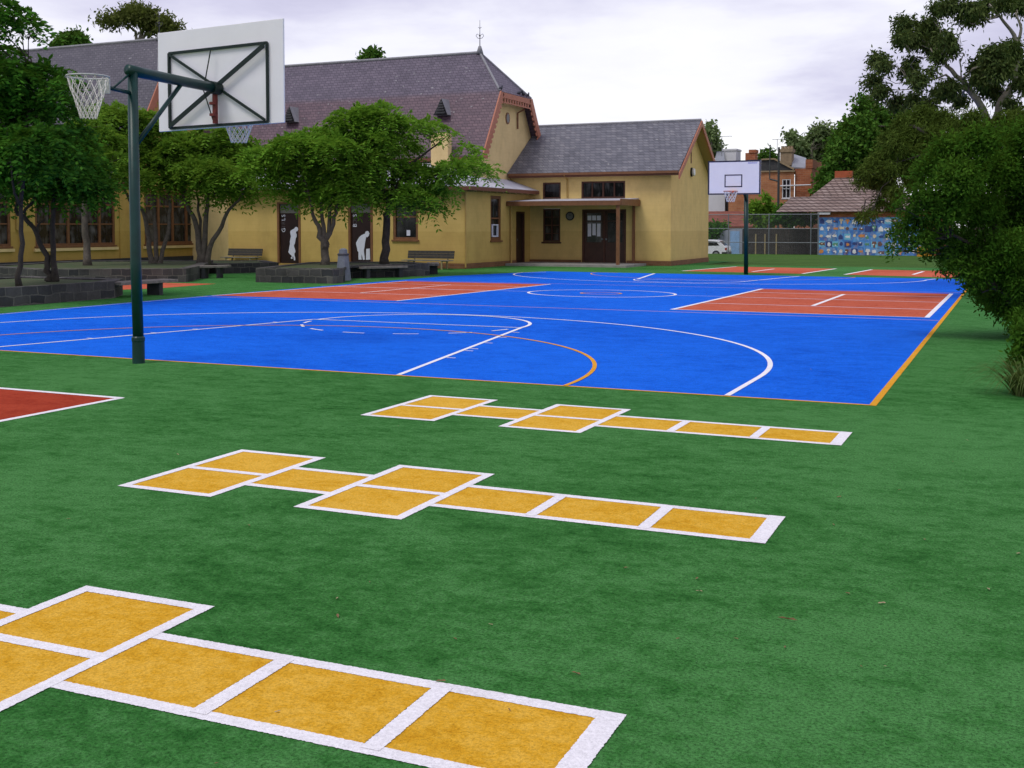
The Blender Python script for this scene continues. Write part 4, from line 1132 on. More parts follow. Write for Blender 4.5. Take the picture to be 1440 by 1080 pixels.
# ------------------------------------------------------------------ foliage
def leaf_mesh(name, Vv, mat, parent, quads_per=1):
    """Vv: (N,4,3) array of leaf quads in world space"""
    Vv = np.asarray(Vv, np.float32)
    n_ = len(Vv)
    me = bpy.data.meshes.new(name)
    me.vertices.add(n_ * 4); me.loops.add(n_ * 4); me.polygons.add(n_)
    off = WL[parent.name] if parent is not None else np.zeros(3)
    me.vertices.foreach_set('co', (Vv.reshape(-1, 3) - off.astype(np.float32)).ravel())
    me.loops.foreach_set('vertex_index', np.arange(n_ * 4, dtype=np.int32))
    me.polygons.foreach_set('loop_start', np.arange(0, n_ * 4, 4, dtype=np.int32))
    me.update(calc_edges=True)
    me.materials.append(mat)
    o_ = bpy.data.objects.new(name, me); col.objects.link(o_)
    WL[o_.name] = off
    if parent is not None: o_.parent = parent
    return o_

def unit(a): return a / (np.linalg.norm(a, axis=-1, keepdims=True) + 1e-9)

def clump_points(rg, clumps, n_, shell=0.5, up=0.25, flat=0.8):
    C = np.array([c[:3] for c in clumps]); R = np.array([c[3] for c in clumps])
    w_ = R ** 2.2; w_ /= w_.sum()
    idx = rg.choice(len(C), n_, p=w_)
    d_ = unit(rg.normal(size=(n_, 3)) + np.array([0, 0, up]))
    r_ = R[idx] * (shell + (1 - shell) * rg.random(n_) ** 0.7)
    # uneven outline
    r_ *= 0.80 + 0.38 * rg.random(n_) ** 2
    off = d_ * r_[:, None] * np.array([1, 1, flat])
    return C[idx] + off, d_, R[idx]

def pinnate(rg, clumps, n_, L_=.46, pairs=6, ll=.165, lw=.036, droop=.65, shell=.45, flat=.55):
    p, d_, R = clump_points(rg, clumps, n_, shell, .3, flat)
    dr = unit(d_ * np.array([1, 1, .35]) + rg.normal(size=(n_, 3)) * .45 + np.array([0, 0, .12]))
    L = L_ * (.7 + .6 * rg.random(n_))
    upv = np.array([0, 0, 1.])
    side = unit(np.cross(dr, upv) + rg.normal(size=(n_, 3)) * .25)
    out = []
    for i in range(pairs):
        t_ = (i + .7) / pairs
        q = p + dr * (L * t_)[:, None]; q[:, 2] -= droop * L * t_ ** 2
        for sgn in (-1, 1):
            a = unit(side * sgn * .85 + dr * .55 + rg.normal(size=(n_, 3)) * .16 + np.array([0, 0, -.28]))
            nrm = unit(np.cross(a, dr) + rg.normal(size=(n_, 3)) * .3)
            wv = unit(np.cross(a, nrm))
            l_ = ll * (.75 + .5 * rg.random(n_))[:, None]
            w2 = lw * (.8 + .4 * rg.random(n_))[:, None]
            out.append(np.stack([q, q + a * l_ * .45 + wv * w2, q + a * l_, q + a * l_ * .45 - wv * w2], 1))
    return np.concatenate(out)

def blades(rg, clumps, n_, ll=.10, lw=.022, hang=.5, shell=.25, flat=.85, k=5, spread=.10, up=.2):
    """clusters of k narrow leaves"""
    p, d_, R = clump_points(rg, clumps, n_, shell, up, flat)
    out = []
    for i in range(k):
        q = p + rg.normal(size=(n_, 3)) * spread
        a = unit(d_ * .5 + rg.normal(size=(n_, 3)) * .7 + np.array([0, 0, -hang]))
        wv = unit(np.cross(a, rg.normal(size=(n_, 3))))
        l_ = ll * (.6 + .8 * rg.random(n_))[:, None]; w2 = lw * (.7 + .6 * rg.random(n_))[:, None]
        out.append(np.stack([q, q + a * l_ * .4 + wv * w2, q + a * l_, q + a * l_ * .4 - wv * w2], 1))
    return np.concatenate(out)

def wiggle(rg, a, b, n_=5, amp=.08):
    a, b = np.array(a), np.array(b); L = np.linalg.norm(b - a)
    pts = [a + (b - a) * i / n_ for i in range(n_ + 1)]
    for i in range(1, n_): pts[i] = pts[i] + rg.normal(size=3) * amp * L * .5
    return pts

TREE_I = [0]
def tree(name, label, Y, trunks, clumps, leaf, bark, kind='pinnate', n=700, group=None, limb_r=.03, forks=None, seed=None, depth=.9, cat='tree', part='crown', rs=1.0, **kw):
    """trunks: lists of (px,py,dY,radius); clumps: (px,py,rpx[,dY]); pixel -> metres at the tree's own distance"""
    TREE_I[0] += 1
    rg = np.random.default_rng(seed or 100 + TREE_I[0])
    base = at(trunks[0][0][0], trunks[0][0][1], Y)
    t_ = thing(name, label, cat, tuple(base), group)
    mb = MB(); ends = []
    for tr in trunks:
        pts = [at(q[0], q[1], Y + q[2]) for q in tr]
        # smooth subdivision
        P = [pts[0]]; Rr = [tr[0][3]]
        for i in range(len(pts) - 1):
            for s_ in (1 / 3, 2 / 3, 1):
                P.append(pts[i] * (1 - s_) + pts[i + 1] * s_ + (rg.normal(size=3) * tr[i][3] * .35 if s_ < 1 else 0)); Rr.append(tr[i][3] * (1 - s_) + tr[i + 1][3] * s_)
        if tr is trunks[0] or tr[0][3] > .06:
            Rr[0] *= 1.25
        mb.tube(P, Rr, 9)
        ends += [(p, r) for p, r in zip(P[len(P) // 2:], Rr[len(P) // 2:])]
    mpp = Y / F_PX
    CL = []
    for c in clumps:
        dY = c[3] if len(c) > 3 else rg.uniform(-depth, depth)
        q = at(c[0], c[1], Y + dY)
        CL.append((*q, rs * c[2] * mpp * (1 + dY / Y)))
    for c in CL:
        q = np.array(c[:3]); q2 = q - np.array([0, 0, .15 * c[3]])
        e_ = min(ends, key=lambda er_: np.linalg.norm(er_[0] - q2) + max(0, er_[0][2] - q2[2]) * 1.5)
        r0 = min(e_[1] * .8, limb_r * (1 + .5 * np.linalg.norm(e_[0] - q2)))
        pts = wiggle(rg, e_[0], q2, 5, .10)
        mb.tube(pts, list(np.linspace(r0, max(.006, r0 * .3), 6)), 6)
        for _ in range(3):
            e2 = q + unit(rg.normal(size=3)) * c[3] * .7
            mb.tube(wiggle(rg, pts[4], e2, 3, .1), list(np.linspace(max(.006, r0 * .4), .004, 4)), 4)
    obj('trunk', mb, M[bark], t_, True)
    if kind == 'pinnate': Q = pinnate(rg, CL, n, **kw)
    else: Q = blades(rg, CL, n, **kw)
    leaf_mesh(part, Q, M[leaf], t_)
    return t_

YG = 'trees in the school planters'
tree('shade_tree', 'dark slender tree at the left edge with a thin straight trunk', 23.8,
     [[(27, 404, 0, .062), (29, 360, 0, .052), (30, 310, 0, .045), (32, 262, 0, .04), (36, 190, 0, .04), (45, 120, 0, .025)], [(31, 290, 0, .03), (20, 272, -.2, .028), (17, 250, -.3, .02), (10, 180, -.3, .015)]],
     [(12, 108, 40), (55, 108, 34), (-25, 140, 55), (28, 150, 42), (75, 150, 30), (0, 195, 48), (50, 198, 42), (-30, 215, 50), (20, 240, 38), (92, 125, 16), (95, 190, 26), (70, 235, 30), (28, 28, 19), (8, 12, 20), (-18, 30, 28), (44, 40, 11), (2, 75, 22), (100, 230, 22)],
     'leaf_dark', 'bark_dark', n=2500, group=YG, L_=.38, ll=.13, lw=.032, shell=.25)
tree('shade_tree', 'dark tree with two bent trunks from one foot, in the left planter', 25.9,
     [[(68, 396, 0, .085), (67, 375, 0, .07), (60, 350, 0, .06), (50, 325, 0, .05), (36, 308, 0, .05), (22, 295, 0, .04), (23, 272, 0, .03), (28, 240, 0, .02)],
      [(78, 396, 0, .075), (75, 350, 0, .062), (75, 300, 0, .055), (78, 262, 0, .045), (90, 215, 0, .035)],
      [(52, 330, 0, .03), (54, 316, 0, .025), (64, 308, 0, .015)], [(33, 300, 0, .035), (46, 284, 0, .03), (58, 250, 0, .02)]],
     [(118, 232, 26), (98, 250, 26), (75, 225, 34), (130, 258, 20), (112, 272, 18), (85, 268, 22), (45, 262, 24), (105, 205, 26), (60, 200, 30), (145, 262, 12), (15, 262, 20)],
     'leaf_dark', 'bark_dark', n=1250, group=YG, L_=.38, ll=.13, lw=.032)
tree('shade_tree', 'tree with one thick upright trunk standing before the classroom windows', 36.4,
     [[(123, 376, 0, .13), (122, 340, 0, .11), (119, 300, 0, .10), (118, 268, 0, .09), (124, 225, 0, .06), (128, 190, 0, .03)]],
     [(118, 215, 30), (145, 195, 28), (138, 232, 26), (105, 190, 28), (128, 170, 24), (160, 225, 22)],
     'leaf_mid', 'bark', n=420, group=YG)
tree('shade_tree', 'many-stemmed tree just right of the near hoop post, low spreading crown', 38.3,
     [[(213, 374, 0, .10), (209, 345, 0, .085), (206, 318, 0, .075), (200, 295, 0, .06), (182, 282, 0, .05), (172, 262, -.3, .035), (162, 225, -.3, .02)],
      [(218, 374, 0, .085), (219, 335, 0, .075), (217, 300, .2, .06), (212, 255, .3, .035)], [(224, 374, 0, .08), (231, 345, 0, .07), (238, 315, 0, .06), (238, 280, 0, .045), (236, 240, 0, .025)]],
     [(165, 165, 30), (195, 172, 30), (150, 200, 26), (185, 205, 30), (222, 195, 30), (208, 228, 30), (235, 225, 26), (170, 240, 22), (225, 252, 22), (200, 252, 18), (250, 205, 20), (140, 160, 16), (120, 162, 16)],
     'leaf_mid', 'bark', n=1800, group=YG)
tree('shade_tree', 'widest many-stemmed tree, before the dark gap at the left end of the wing', 38.4,
     [[(282, 374, 0, .14), (279, 340, 0, .10), (274, 310, 0, .085), (262, 285, 0, .06), (250, 240, 0, .03)], [(286, 374, 0, .12), (288, 335, 0, .095), (290, 300, 0, .08), (292, 262, 0, .05), (290, 225, 0, .03)],
      [(291, 372, 0, .11), (299, 338, 0, .08), (312, 318, 0, .07), (322, 295, 0, .055), (336, 282, 0, .04), (348, 262, 0, .025)], [(281, 350, 0, .06), (282, 310, .2, .05), (276, 270, .2, .035)]],
     [(262, 205, 28), (290, 212, 30), (318, 215, 26), (275, 238, 26), (305, 242, 28), (332, 238, 24), (252, 250, 18), (338, 262, 20), (320, 268, 18), (268, 262, 18), (345, 212, 20), (362, 262, 14), (295, 190, 20), (330, 195, 18)],
     'leaf_mid', 'bark', n=1700, group=YG)
tree('shade_tree', 'vase-shaped bright green tree left of the grey bin, before the painted girl door', 36.4,
     [[(456, 376, 0, .145), (456, 345, 0, .125), (450, 325, 0, .08), (441, 305, 0, .06), (437, 285, 0, .045), (425, 240, 0, .025)], [(457, 350, 0, .10), (455, 318, 0, .07), (452, 295, .2, .05), (450, 240, .2, .03)],
      [(458, 348, 0, .10), (463, 318, 0, .07), (464, 292, .1, .055), (470, 240, .1, .03)], [(459, 345, 0, .09), (466, 322, 0, .07), (473, 300, 0, .055), (474, 283, 0, .045), (490, 240, 0, .025)]],
     [(385, 225, 24), (410, 205, 26), (440, 198, 28), (468, 208, 28), (365, 232, 18), (395, 248, 22), (428, 235, 28), (460, 245, 30), (490, 240, 28), (445, 270, 24), (478, 272, 26), (508, 262, 24), (360, 215, 14), (428, 270, 14), (350, 240, 11), (410, 265, 12)],
     'leaf_bright', 'bark', n=2100, group=YG)
tree('shade_tree', 'tallest bright green tree, single forked trunk right of the painted boy door', 37.1,
     [[(541, 374, 0, .15), (542, 340, 0, .13), (544, 305, 0, .115), (546, 290, 0, .10), (540, 270, 0, .07), (528, 240, 0, .045), (515, 200, 0, .025)], [(545, 295, 0, .09), (552, 275, 0, .075), (565, 245, 0, .055), (585, 225, 0, .04), (612, 205, 0, .025), (630, 190, 0, .015)],
      [(562, 250, 0, .05), (600, 255, 0, .035), (640, 245, 0, .025), (675, 240, 0, .012)], [(552, 275, .1, .05), (552, 230, .2, .04), (545, 185, .2, .02)]],
     [(485, 172, 22), (512, 163, 24), (540, 165, 24), (565, 175, 20), (590, 178, 16), (612, 178, 13), (632, 187, 8), (468, 195, 18), (498, 195, 28), (530, 200, 30), (560, 205, 24), (522, 232, 28), (552, 240, 28), (585, 245, 22), (612, 243, 20), (640, 236, 18), (662, 232, 16), (684, 238, 11), (692, 245, 6), (658, 212, 11), (545, 272, 24), (575, 275, 22), (605, 268, 18), (628, 262, 14), (610, 292, 11), (598, 282, 13), (500, 250, 18)],
     'leaf_bright', 'bark_dark', n=2200, group=YG)

# trees seen above the left roofs
tree('gum_tree', 'airy gum tree rising behind the ridge of the classroom block', 62,
     [[(196, 330, 0, .3), (196, 100, 0, .2), (197, 55, 0, .12), (205, 30, 0, .07)], [(197, 60, 0, .10), (185, 40, 0, .06), (165, 25, 0, .03)], [(197, 58, 0, .10), (220, 35, 0, .05)]],
     [(190, 18, 13), (205, 24, 14), (175, 22, 10), (158, 28, 8), (220, 30, 11), (233, 35, 10), (246, 40, 7), (145, 28, 6), (210, 38, 10)], 'leaf_gum_far', 'bark_pale', 'blades', n=1300, ll=.26, lw=.05, spread=.22, limb_r=.05, rs=.85, shell=.1)
tree('treetop', 'small rounded treetop peeking over the classroom roof', 60, [[(100, 330, 0, .25), (101, 80, 0, .15), (100, 62, 0, .08)]], [(106, 60, 11), (96, 62, 8), (84, 63, 5)], 'leaf_plane', 'bark', 'blades', n=800, ll=.26, lw=.07, spread=.2)
tree('treetop', 'tiny treetop peeking over the hall ridge', 60, [[(522, 330, 0, .25), (523, 100, 0, .15), (523, 85, 0, .08)]], [(524, 80, 7), (514, 84, 4)], 'leaf_plane', 'bark', 'blades', n=320, ll=.26, lw=.07, spread=.15)

# right-hand side
tree('gum_tree', 'tall open-crowned gum tree at the upper right with pale bent limbs', 30,
     [[(1425, 470, 0, .30), (1412, 300, 0, .22), (1399, 182, 0, .12), (1404, 150, 0, .09), (1427, 117, 0, .085), (1430, 62, 0, .075), (1421, 42, 0, .045), (1398, 12, 0, .03)],
      [(1430, 62, 0, .05), (1436, 40, 0, .035), (1428, 18, 0, .02)], [(1410, 300, 0, .14), (1394, 181, 0, .11), (1375, 142, 0, .09), (1352, 112, 0, .065), (1330, 92, 0, .05), (1322, 80, 0, .03)], [(1352, 112, 0, .02), (1350, 88, 0, .018), (1356, 76, 0, .014), (1349, 75, 0, .008)], [(1375, 142, 0, .04), (1330, 105, 0, .03), (1302, 115, 0, .02)]],
     [(1233, 85, 14), (1244, 92, 12), (1228, 115, 15), (1240, 130, 12), (1272, 35, 16), (1284, 55, 17), (1266, 55, 12), (1305, 40, 20), (1312, 62, 20), (1332, 55, 14), (1340, 70, 10), (1322, 80, 12), (1278, 100, 14), (1290, 112, 13), (1282, 85, 9), (1310, 100, 8),
      (1316, 12, 11), (1335, 8, 14), (1362, 12, 15), (1368, 28, 12), (1352, 25, 8), (1390, 6, 14), (1380, 20, 9), (1412, 4, 14), (1434, 8, 16), (1398, 78, 22), (1380, 95, 20), (1420, 72, 20), (1405, 100, 22), (1435, 95, 18), (1375, 112, 14), (1390, 125, 14), (1402, 132, 10), (1436, 118, 12),
      (1335, 125, 18), (1322, 130, 12), (1350, 140, 12), (1410, 140, 12), (1425, 150, 12), (1262, 145, 15), (1285, 140, 12), (1305, 148, 14)],
     'leaf_gum', 'bark_pale', 'blades', n=6200, ll=.13, lw=.024, hang=.9, spread=.09, limb_r=.026, shell=.1, depth=1.2, rs=.80)
tree('feathery_tree', 'olive feathery-leaved tree drooping over the tiled roof', 25,
     [[(1395, 430, 0, .2), (1370, 300, 0, .13), (1345, 235, 0, .09), (1318, 200, 0, .05), (1290, 180, 0, .03)], [(1372, 300, 0, .10), (1330, 215, -.1, .03), (1295, 218, -.2, .02), (1262, 228, -.2, .012)]],
     [(1300, 165, 22), (1270, 175, 16), (1325, 170, 22), (1350, 180, 22), (1285, 190, 22), (1310, 195, 24), (1250, 195, 14), (1262, 205, 16), (1240, 222, 14), (1228, 232, 12), (1215, 242, 12), (1210, 255, 9), (1228, 255, 12), (1250, 240, 16), (1270, 235, 18), (1248, 262, 14), (1262, 272, 14), (1238, 282, 8), (1230, 292, 7), (1255, 288, 11), (1290, 220, 22), (1282, 255, 14), (1212, 305, 7), (1222, 302, 6), (1370, 165, 16), (1385, 178, 16), (1410, 172, 16), (1430, 168, 20)],
     'leaf_olive', 'bark_dark', 'blades', n=4600, ll=.12, lw=.012, hang=.8, spread=.07, shell=.1, k=7, depth=.8, rs=.80)
tree('overhanging_shrub', 'big dark multi-stemmed shrub leaning over the right sideline', 16.5,
     [[(1490, 520, 0, .14), (1455, 420, 0, .10), (1424, 365, 0, .075), (1395, 310, 0, .05), (1360, 260, 0, .03)], [(1490, 515, 0, .12), (1440, 400, -.3, .06), (1400, 360, -.3, .04), (1340, 330, -.3, .02)], [(1490, 520, 0, .12), (1480, 350, .2, .08), (1440, 250, .2, .04)], [(1490, 515, 0, .10), (1450, 440, -.3, .05), (1410, 410, -.4, .025)]],
     [(1335, 215, 32), (1375, 205, 34), (1420, 205, 36), (1455, 200, 45), (1310, 245, 32), (1350, 255, 40), (1400, 250, 45), (1450, 260, 55), (1298, 282, 24), (1330, 295, 34), (1375, 300, 42), (1425, 310, 48), (1475, 320, 60), (1282, 305, 14), (1270, 318, 11), (1258, 332, 9), (1275, 340, 12), (1295, 318, 18), (1300, 340, 16), (1325, 335, 24), (1360, 350, 30), (1400, 360, 36), (1445, 370, 40), (1305, 355, 9), (1330, 362, 14), (1345, 375, 15), (1325, 378, 7),
      (1372, 388, 20), (1405, 402, 24), (1440, 415, 26), (1382, 415, 14), (1392, 430, 12), (1412, 440, 16), (1435, 452, 16), (1428, 468, 9), (1470, 440, 40), (1365, 405, 10), (1255, 352, 6), (1262, 290, 8), (1410, 385, 30), (1432, 400, 30, -.5), (1402, 425, 20), (1440, 440, 26, -.4), (1385, 372, 24, -.5), (1420, 350, 34, -.6), (1520, 300, 60), (1515, 385, 52), (1545, 235, 55), (1500, 455, 36)],
     'leaf_bush', 'bark_dark', 'blades', n=26000, ll=.068, lw=.014, hang=.15, spread=.06, shell=.2, k=5, depth=.75, up=.5, rs=.86, cat='shrub', part='foliage')
tree('shrub', 'low leafy shrub under the big shrub at the right edge', 13.2,
     [[(1470, 520, 0, .05), (1462, 480, 0, .03), (1455, 455, 0, .015)]], [(1440, 500, 16), (1460, 490, 30), (1450, 470, 22), (1480, 500, 40)], 'leaf_bush', 'bark_dark', 'blades', n=1400, ll=.07, lw=.016, hang=.1, spread=.05, k=5, depth=.3, cat='shrub', part='foliage')
tree('plane_tree', 'dense dark green tree behind the tiled outbuilding', 100,
     [[(1215, 330, 0, .6), (1216, 280, 0, .5), (1220, 200, 0, .25), (1225, 150, 0, .1)]],
     [(1190, 185, 14), (1180, 200, 14), (1197, 172, 8), (1212, 158, 12), (1225, 150, 12), (1210, 140, 7), (1235, 165, 16), (1215, 180, 18), (1195, 205, 18), (1175, 220, 14), (1220, 205, 22), (1245, 190, 20), (1200, 230, 20), (1178, 245, 18), (1160, 250, 12), (1225, 235, 22), (1250, 220, 22), (1160, 270, 14), (1150, 280, 9), (1185, 265, 16), (1265, 170, 18), (1280, 190, 20), (1275, 225, 25), (1300, 210, 26), (1168, 232, 10), (1330, 220, 25), (1240, 260, 16)],
     'leaf_plane', 'bark', 'blades', n=6500, ll=.36, lw=.12, hang=.3, spread=.25, shell=.3, limb_r=.08, depth=2.0)
tree('gum_tree', 'pale green airy tree beyond the brick house', 118,
     [[(1140, 330, 0, .5), (1142, 260, 0, .35), (1140, 210, 0, .15)], [(1141, 250, 0, .2), (1125, 215, 0, .1), (1112, 195, 0, .05)]],
     [(1110, 192, 5), (1117, 200, 7), (1125, 208, 8), (1137, 200, 7), (1148, 188, 8), (1158, 180, 7), (1150, 200, 11), (1135, 218, 9), (1160, 205, 12), (1165, 192, 9), (1145, 225, 12), (1165, 225, 12), (1120, 225, 8), (1176, 200, 10), (1130, 235, 8), (1150, 245, 10)],
     'leaf_pale', 'bark_pale', 'blades', n=1500, ll=.5, lw=.14, hang=.4, spread=.3, shell=.2, limb_r=.08, depth=1.5)
tree('treetop', 'thin pale tree between the annex gable and the antenna', 112, [[(996, 340, 0, .4), (998, 240, 0, .25), (1000, 200, 0, .1)]], [(999, 186, 6), (1003, 200, 7), (997, 212, 8), (1008, 212, 5), (1000, 176, 3)], 'leaf_pale', 'bark_pale', 'blades', n=330, ll=.45, lw=.12, spread=.25, limb_r=.06)
tree('treetop', 'small dark treetop between the two chimneys', 116, [[(1078, 340, 0, .4), (1079, 240, 0, .25), (1080, 222, 0, .1)]], [(1080, 217, 5), (1075, 222, 6), (1086, 222, 4)], 'leaf_plane', 'bark', 'blades', n=200, ll=.45, lw=.12, spread=.2, limb_r=.06)
tree('hedge_bush', 'pale green climbing bush over the fence beside the far hoop post', 86, [[(1066, 350, 0, .08), (1066, 320, 0, .06), (1066, 300, 0, .03)]],
     [(1062, 292, 9), (1072, 300, 10), (1082, 296, 9), (1058, 305, 8), (1070, 312, 9), (1086, 308, 8), (1078, 276, 4), (1080, 282, 4)], 'leaf_mid', 'bark_dark', 'blades', n=800, ll=.28, lw=.09, spread=.15, cat='bush', part='foliage', depth=.4)
tree('hedge_bush', 'round dark bush behind the mesh fence, left of the mural', 85, [[(1115, 352, 0, .08), (1115, 320, 0, .06), (1115, 300, 0, .03)]],
     [(1102, 296, 7), (1114, 293, 9), (1126, 297, 8), (1095, 305, 8), (1110, 308, 10), (1128, 308, 9), (1140, 308, 7), (1145, 302, 4)], 'leaf_dark', 'bark_dark', 'blades', n=800, ll=.26, lw=.09, spread=.14, cat='bush', part='foliage', depth=.4)
tree('hedge_bush', 'low green bush above the parked white car', 90, [[(1003, 350, 0, .06), (1003, 330, 0, .05), (1003, 318, 0, .03)]], [(998, 322, 8), (1008, 321, 7), (1016, 320, 6), (1002, 330, 6)], 'leaf_dark', 'bark_dark', 'blades', n=420, ll=.26, lw=.09, spread=.14, cat='bush', part='foliage', depth=.3)

# strappy plant at the right edge
sp = gnd(1447, 556)
t = thing('strappy_plant', 'arching strap-leaved plant at the right edge of the turf', 'plant', tuple(sp))
rg = np.random.default_rng(5)
Q = []
for i in range(420):
    a = rg.uniform(0, 2 * pi); L = rg.uniform(.40, .82); e = rg.uniform(.3, 1.25)
    p0 = sp + np.array([cos(a), sin(a), 0]) * rg.uniform(0, .16)
    h = np.array([cos(a), sin(a), 0]); prev = p0; wv = np.array([-sin(a), cos(a), 0]) * .007
    for k_ in range(5):
        t0 = (k_ + 1) / 5
        q = p0 + h * L * t0 * e * .8 + np.array([0, 0, L * (1.25 * t0 - (.55 + .5 * e) * t0 * t0)])
        q[2] = max(q[2], .01)
        f0, f1 = (1 - k_ / 5 * .8), (1 - (k_ + 1) / 5 * .95)
        Q.append([prev - wv * f0, prev + wv * f0, q + wv * f1, q - wv * f1]); prev = q
leaf_mesh('leaves', np.array(Q), M['leaf_strap'], t)
obj('root_crown', MB().lathe(tuple(sp), [(.14, -.01), (.12, .06), (.05, .12)], 10), M['bark_dark'], t)

# ------------------------------------------------------------------ beyond the fence
VF = 69.5
def uf(px, v):
    d_, y = ray(px, 330); return (CAM + d_ * ((v - CAM[1]) / d_[1]))[0]
def zf(px, py, v):
    d_, y = ray(px, py); return (CAM + d_ * ((v - CAM[1]) / d_[1]))[2]
# chain-link fence
def mesh_mat():
    m = bpy.data.materials.new('chain_link_mesh'); m.use_nodes = True
    nt = m.node_tree; p = nt.nodes['Principled BSDF']
    v = objco(nt)
    sep = N(nt, 'ShaderNodeSeparateXYZ'); nt.links.new(v, sep.inputs[0])
    a = math_(nt, 'ABSOLUTE', math_(nt, 'SUBTRACT', math_(nt, 'FRACT', math_(nt, 'MULTIPLY', math_(nt, 'ADD', sep.outputs[0], sep.outputs[2]), 12.0)), .5))
    b = math_(nt, 'ABSOLUTE', math_(nt, 'SUBTRACT', math_(nt, 'FRACT', math_(nt, 'MULTIPLY', math_(nt, 'SUBTRACT', sep.outputs[0], sep.outputs[2]), 12.0)), .5))
    k_ = math_(nt, 'LESS_THAN', math_(nt, 'MINIMUM', a, b), .035)
    nt.links.new(k_, p.inputs['Alpha'])
    p.inputs['Base Color'].default_value = (.14, .15, .15, 1); p.inputs['Roughness'].default_value = .5
    return m
M['chain'] = mesh_mat()
t = thing('chain_link_fence', 'tall grey chain-link fence with steel posts beyond the far grass', 'fence', (uf(1070, VF), VF, -.37))
fx = [uf(p, VF) for p in (985, 1024, 1081, 1140, 1150.5)]
zt_ = zf(1075, 301, VF)
obj('mesh', MB().poly([(fx[0], VF, -.35), (fx[-1], VF, -.35), (fx[-1], VF, zt_), (fx[0], VF, zt_)]), M['chain'], t)
for i, x in enumerate(fx): obj('post', MB().tube([(x, VF + .05, -.4), (x, VF + .05, zt_ + .03)], .05 if i == 4 else .035, 8), M['steel'], t)
rl = MB()
for py in (301.5, 321.5, 341): rl.tube([(fx[0], VF + .04, zf(1075, py, VF)), (fx[-1], VF + .04, zf(1075, py, VF))], .028, 6)
obj('rail', rl, M['steel'], t)
# paling fence
vb_ = 74
t = thing('paling_fence', 'dark weathered timber paling fence behind the chain-link', 'fence', (uf(1100, vb_), vb_, -.9))
mb = MB(); x0, x1 = uf(1044, vb_), uf(1153, vb_); x = x0
while x < x1 - .1:
    h = zf(1100, 321, vb_) + rnd.uniform(-.05, .05)
    mb.box(x, x + .145, vb_ + rnd.uniform(0, .01), vb_ + .03, -.95, h); x += .15
obj('palings', mb, M['fence_wood'], t)
mb = MB()
for px in (1063, 1076, 1092): mb.box(uf(px, vb_) - .05, uf(px, vb_) + .05, vb_ - .07, vb_ - .01, -.95, zf(px, 329, vb_))
obj('brace_post', mb, M['bench_leg'], t)
# pale shed
vb_ = 78
t = thing('pale_shed', 'pale grey clad shed with one light blue panel behind the parked car', 'shed', (uf(1020, vb_), vb_, -.9))
x0, x1 = uf(975, vb_), uf(1044, vb_); zs0, zs1 = zf(1000, 333, vb_), zf(1044, 322, vb_)
mb = MB(); x = x0
while x < x1 - .05:
    za_ = zs0 + (zs1 - zs0) * min(1, (x - x0) / (x1 - x0) * 1.25); xb = min(x + .5, x1); zb_ = zs0 + (zs1 - zs0) * min(1, (xb - x0) / (x1 - x0) * 1.25)
    mb.add([(x, vb_, -.95), (xb - .02, vb_, -.95), (xb - .02, vb_, zb_), (x, vb_, za_), (x, vb_ + 4, -.95), (xb - .02, vb_ + 4, -.95), (xb - .02, vb_ + 4, zb_), (x, vb_ + 4, za_)], [(0, 1, 2, 3), (4, 7, 6, 5), (0, 4, 5, 1), (1, 5, 6, 2), (3, 2, 6, 7), (0, 3, 7, 4)]); x += .5
obj('cladding', mb, M['shed'], t)
obj('blue_panel', MB().box(uf(1027, vb_), uf(1040, vb_), vb_ - .03, vb_ - .005, -.9, zf(1030, 325, vb_)), M['shed_blue'], t)
# parked hatchback
vc = 73.2
cx1 = uf(1021.5, vc); cz = zf(1010, 337.3, vc) - 1.40
t = thing('parked_car', 'white hatchback parked beyond the fence, half hidden by the annex', 'car', (cx1 - 2, vc, cz))
prof_ = [(0, .30), (0, .62), (-.04, .86), (-.18, .95), (-.62, 1.33), (-.95, 1.40), (-2.05, 1.40), (-2.45, 1.33), (-3.05, .93), (-3.85, .78), (-4.0, .62), (-4.02, .30), (-3.6, .24), (-.35, .24)]
mb = MB().prism([(cx1 + p[0], cz + p[1]) for p in prof_], (0, vc, 0), (1, 0, 0), (0, 0, 1), (0, 1.62, 0))
bdy = obj('body', mb, M['car_paint'], t, False, .05)
mb = MB().prism([(cx1 - .52, cz + .97), (cx1 - .78, cz + 1.27), (cx1 - 1.62, cz + 1.31), (cx1 - 1.62, cz + .94)], (0, vc - .008, 0), (1, 0, 0), (0, 0, 1), (0, .02, 0)).prism([(cx1 - 1.70, cz + .94), (cx1 - 1.70, cz + 1.31), (cx1 - 2.4, cz + 1.27), (cx1 - 2.9, cz + .93)], (0, vc - .008, 0), (1, 0, 0), (0, 0, 1), (0, .02, 0))
obj('side_window', mb, M['glass_black'], t)
obj('rear_window', MB().add([(cx1 - .20, vc + .2, cz + .98), (cx1 - .20, vc + 1.42, cz + .98), (cx1 - .56, vc + 1.36, cz + 1.31), (cx1 - .56, vc + .26, cz + 1.31)], [(0, 1, 2, 3)]), M['glass_black'], t)
obj('tail_lamp', MB().box(cx1 - .10, cx1 + .012, vc - .006, vc + .25, cz + .62, cz + .80), M['tail'], t)
obj('bumper', MB().box(cx1 - .35, cx1 + .03, vc - .004, vc + 1.62, cz + .30, cz + .50), M['black'], t, False, .02)
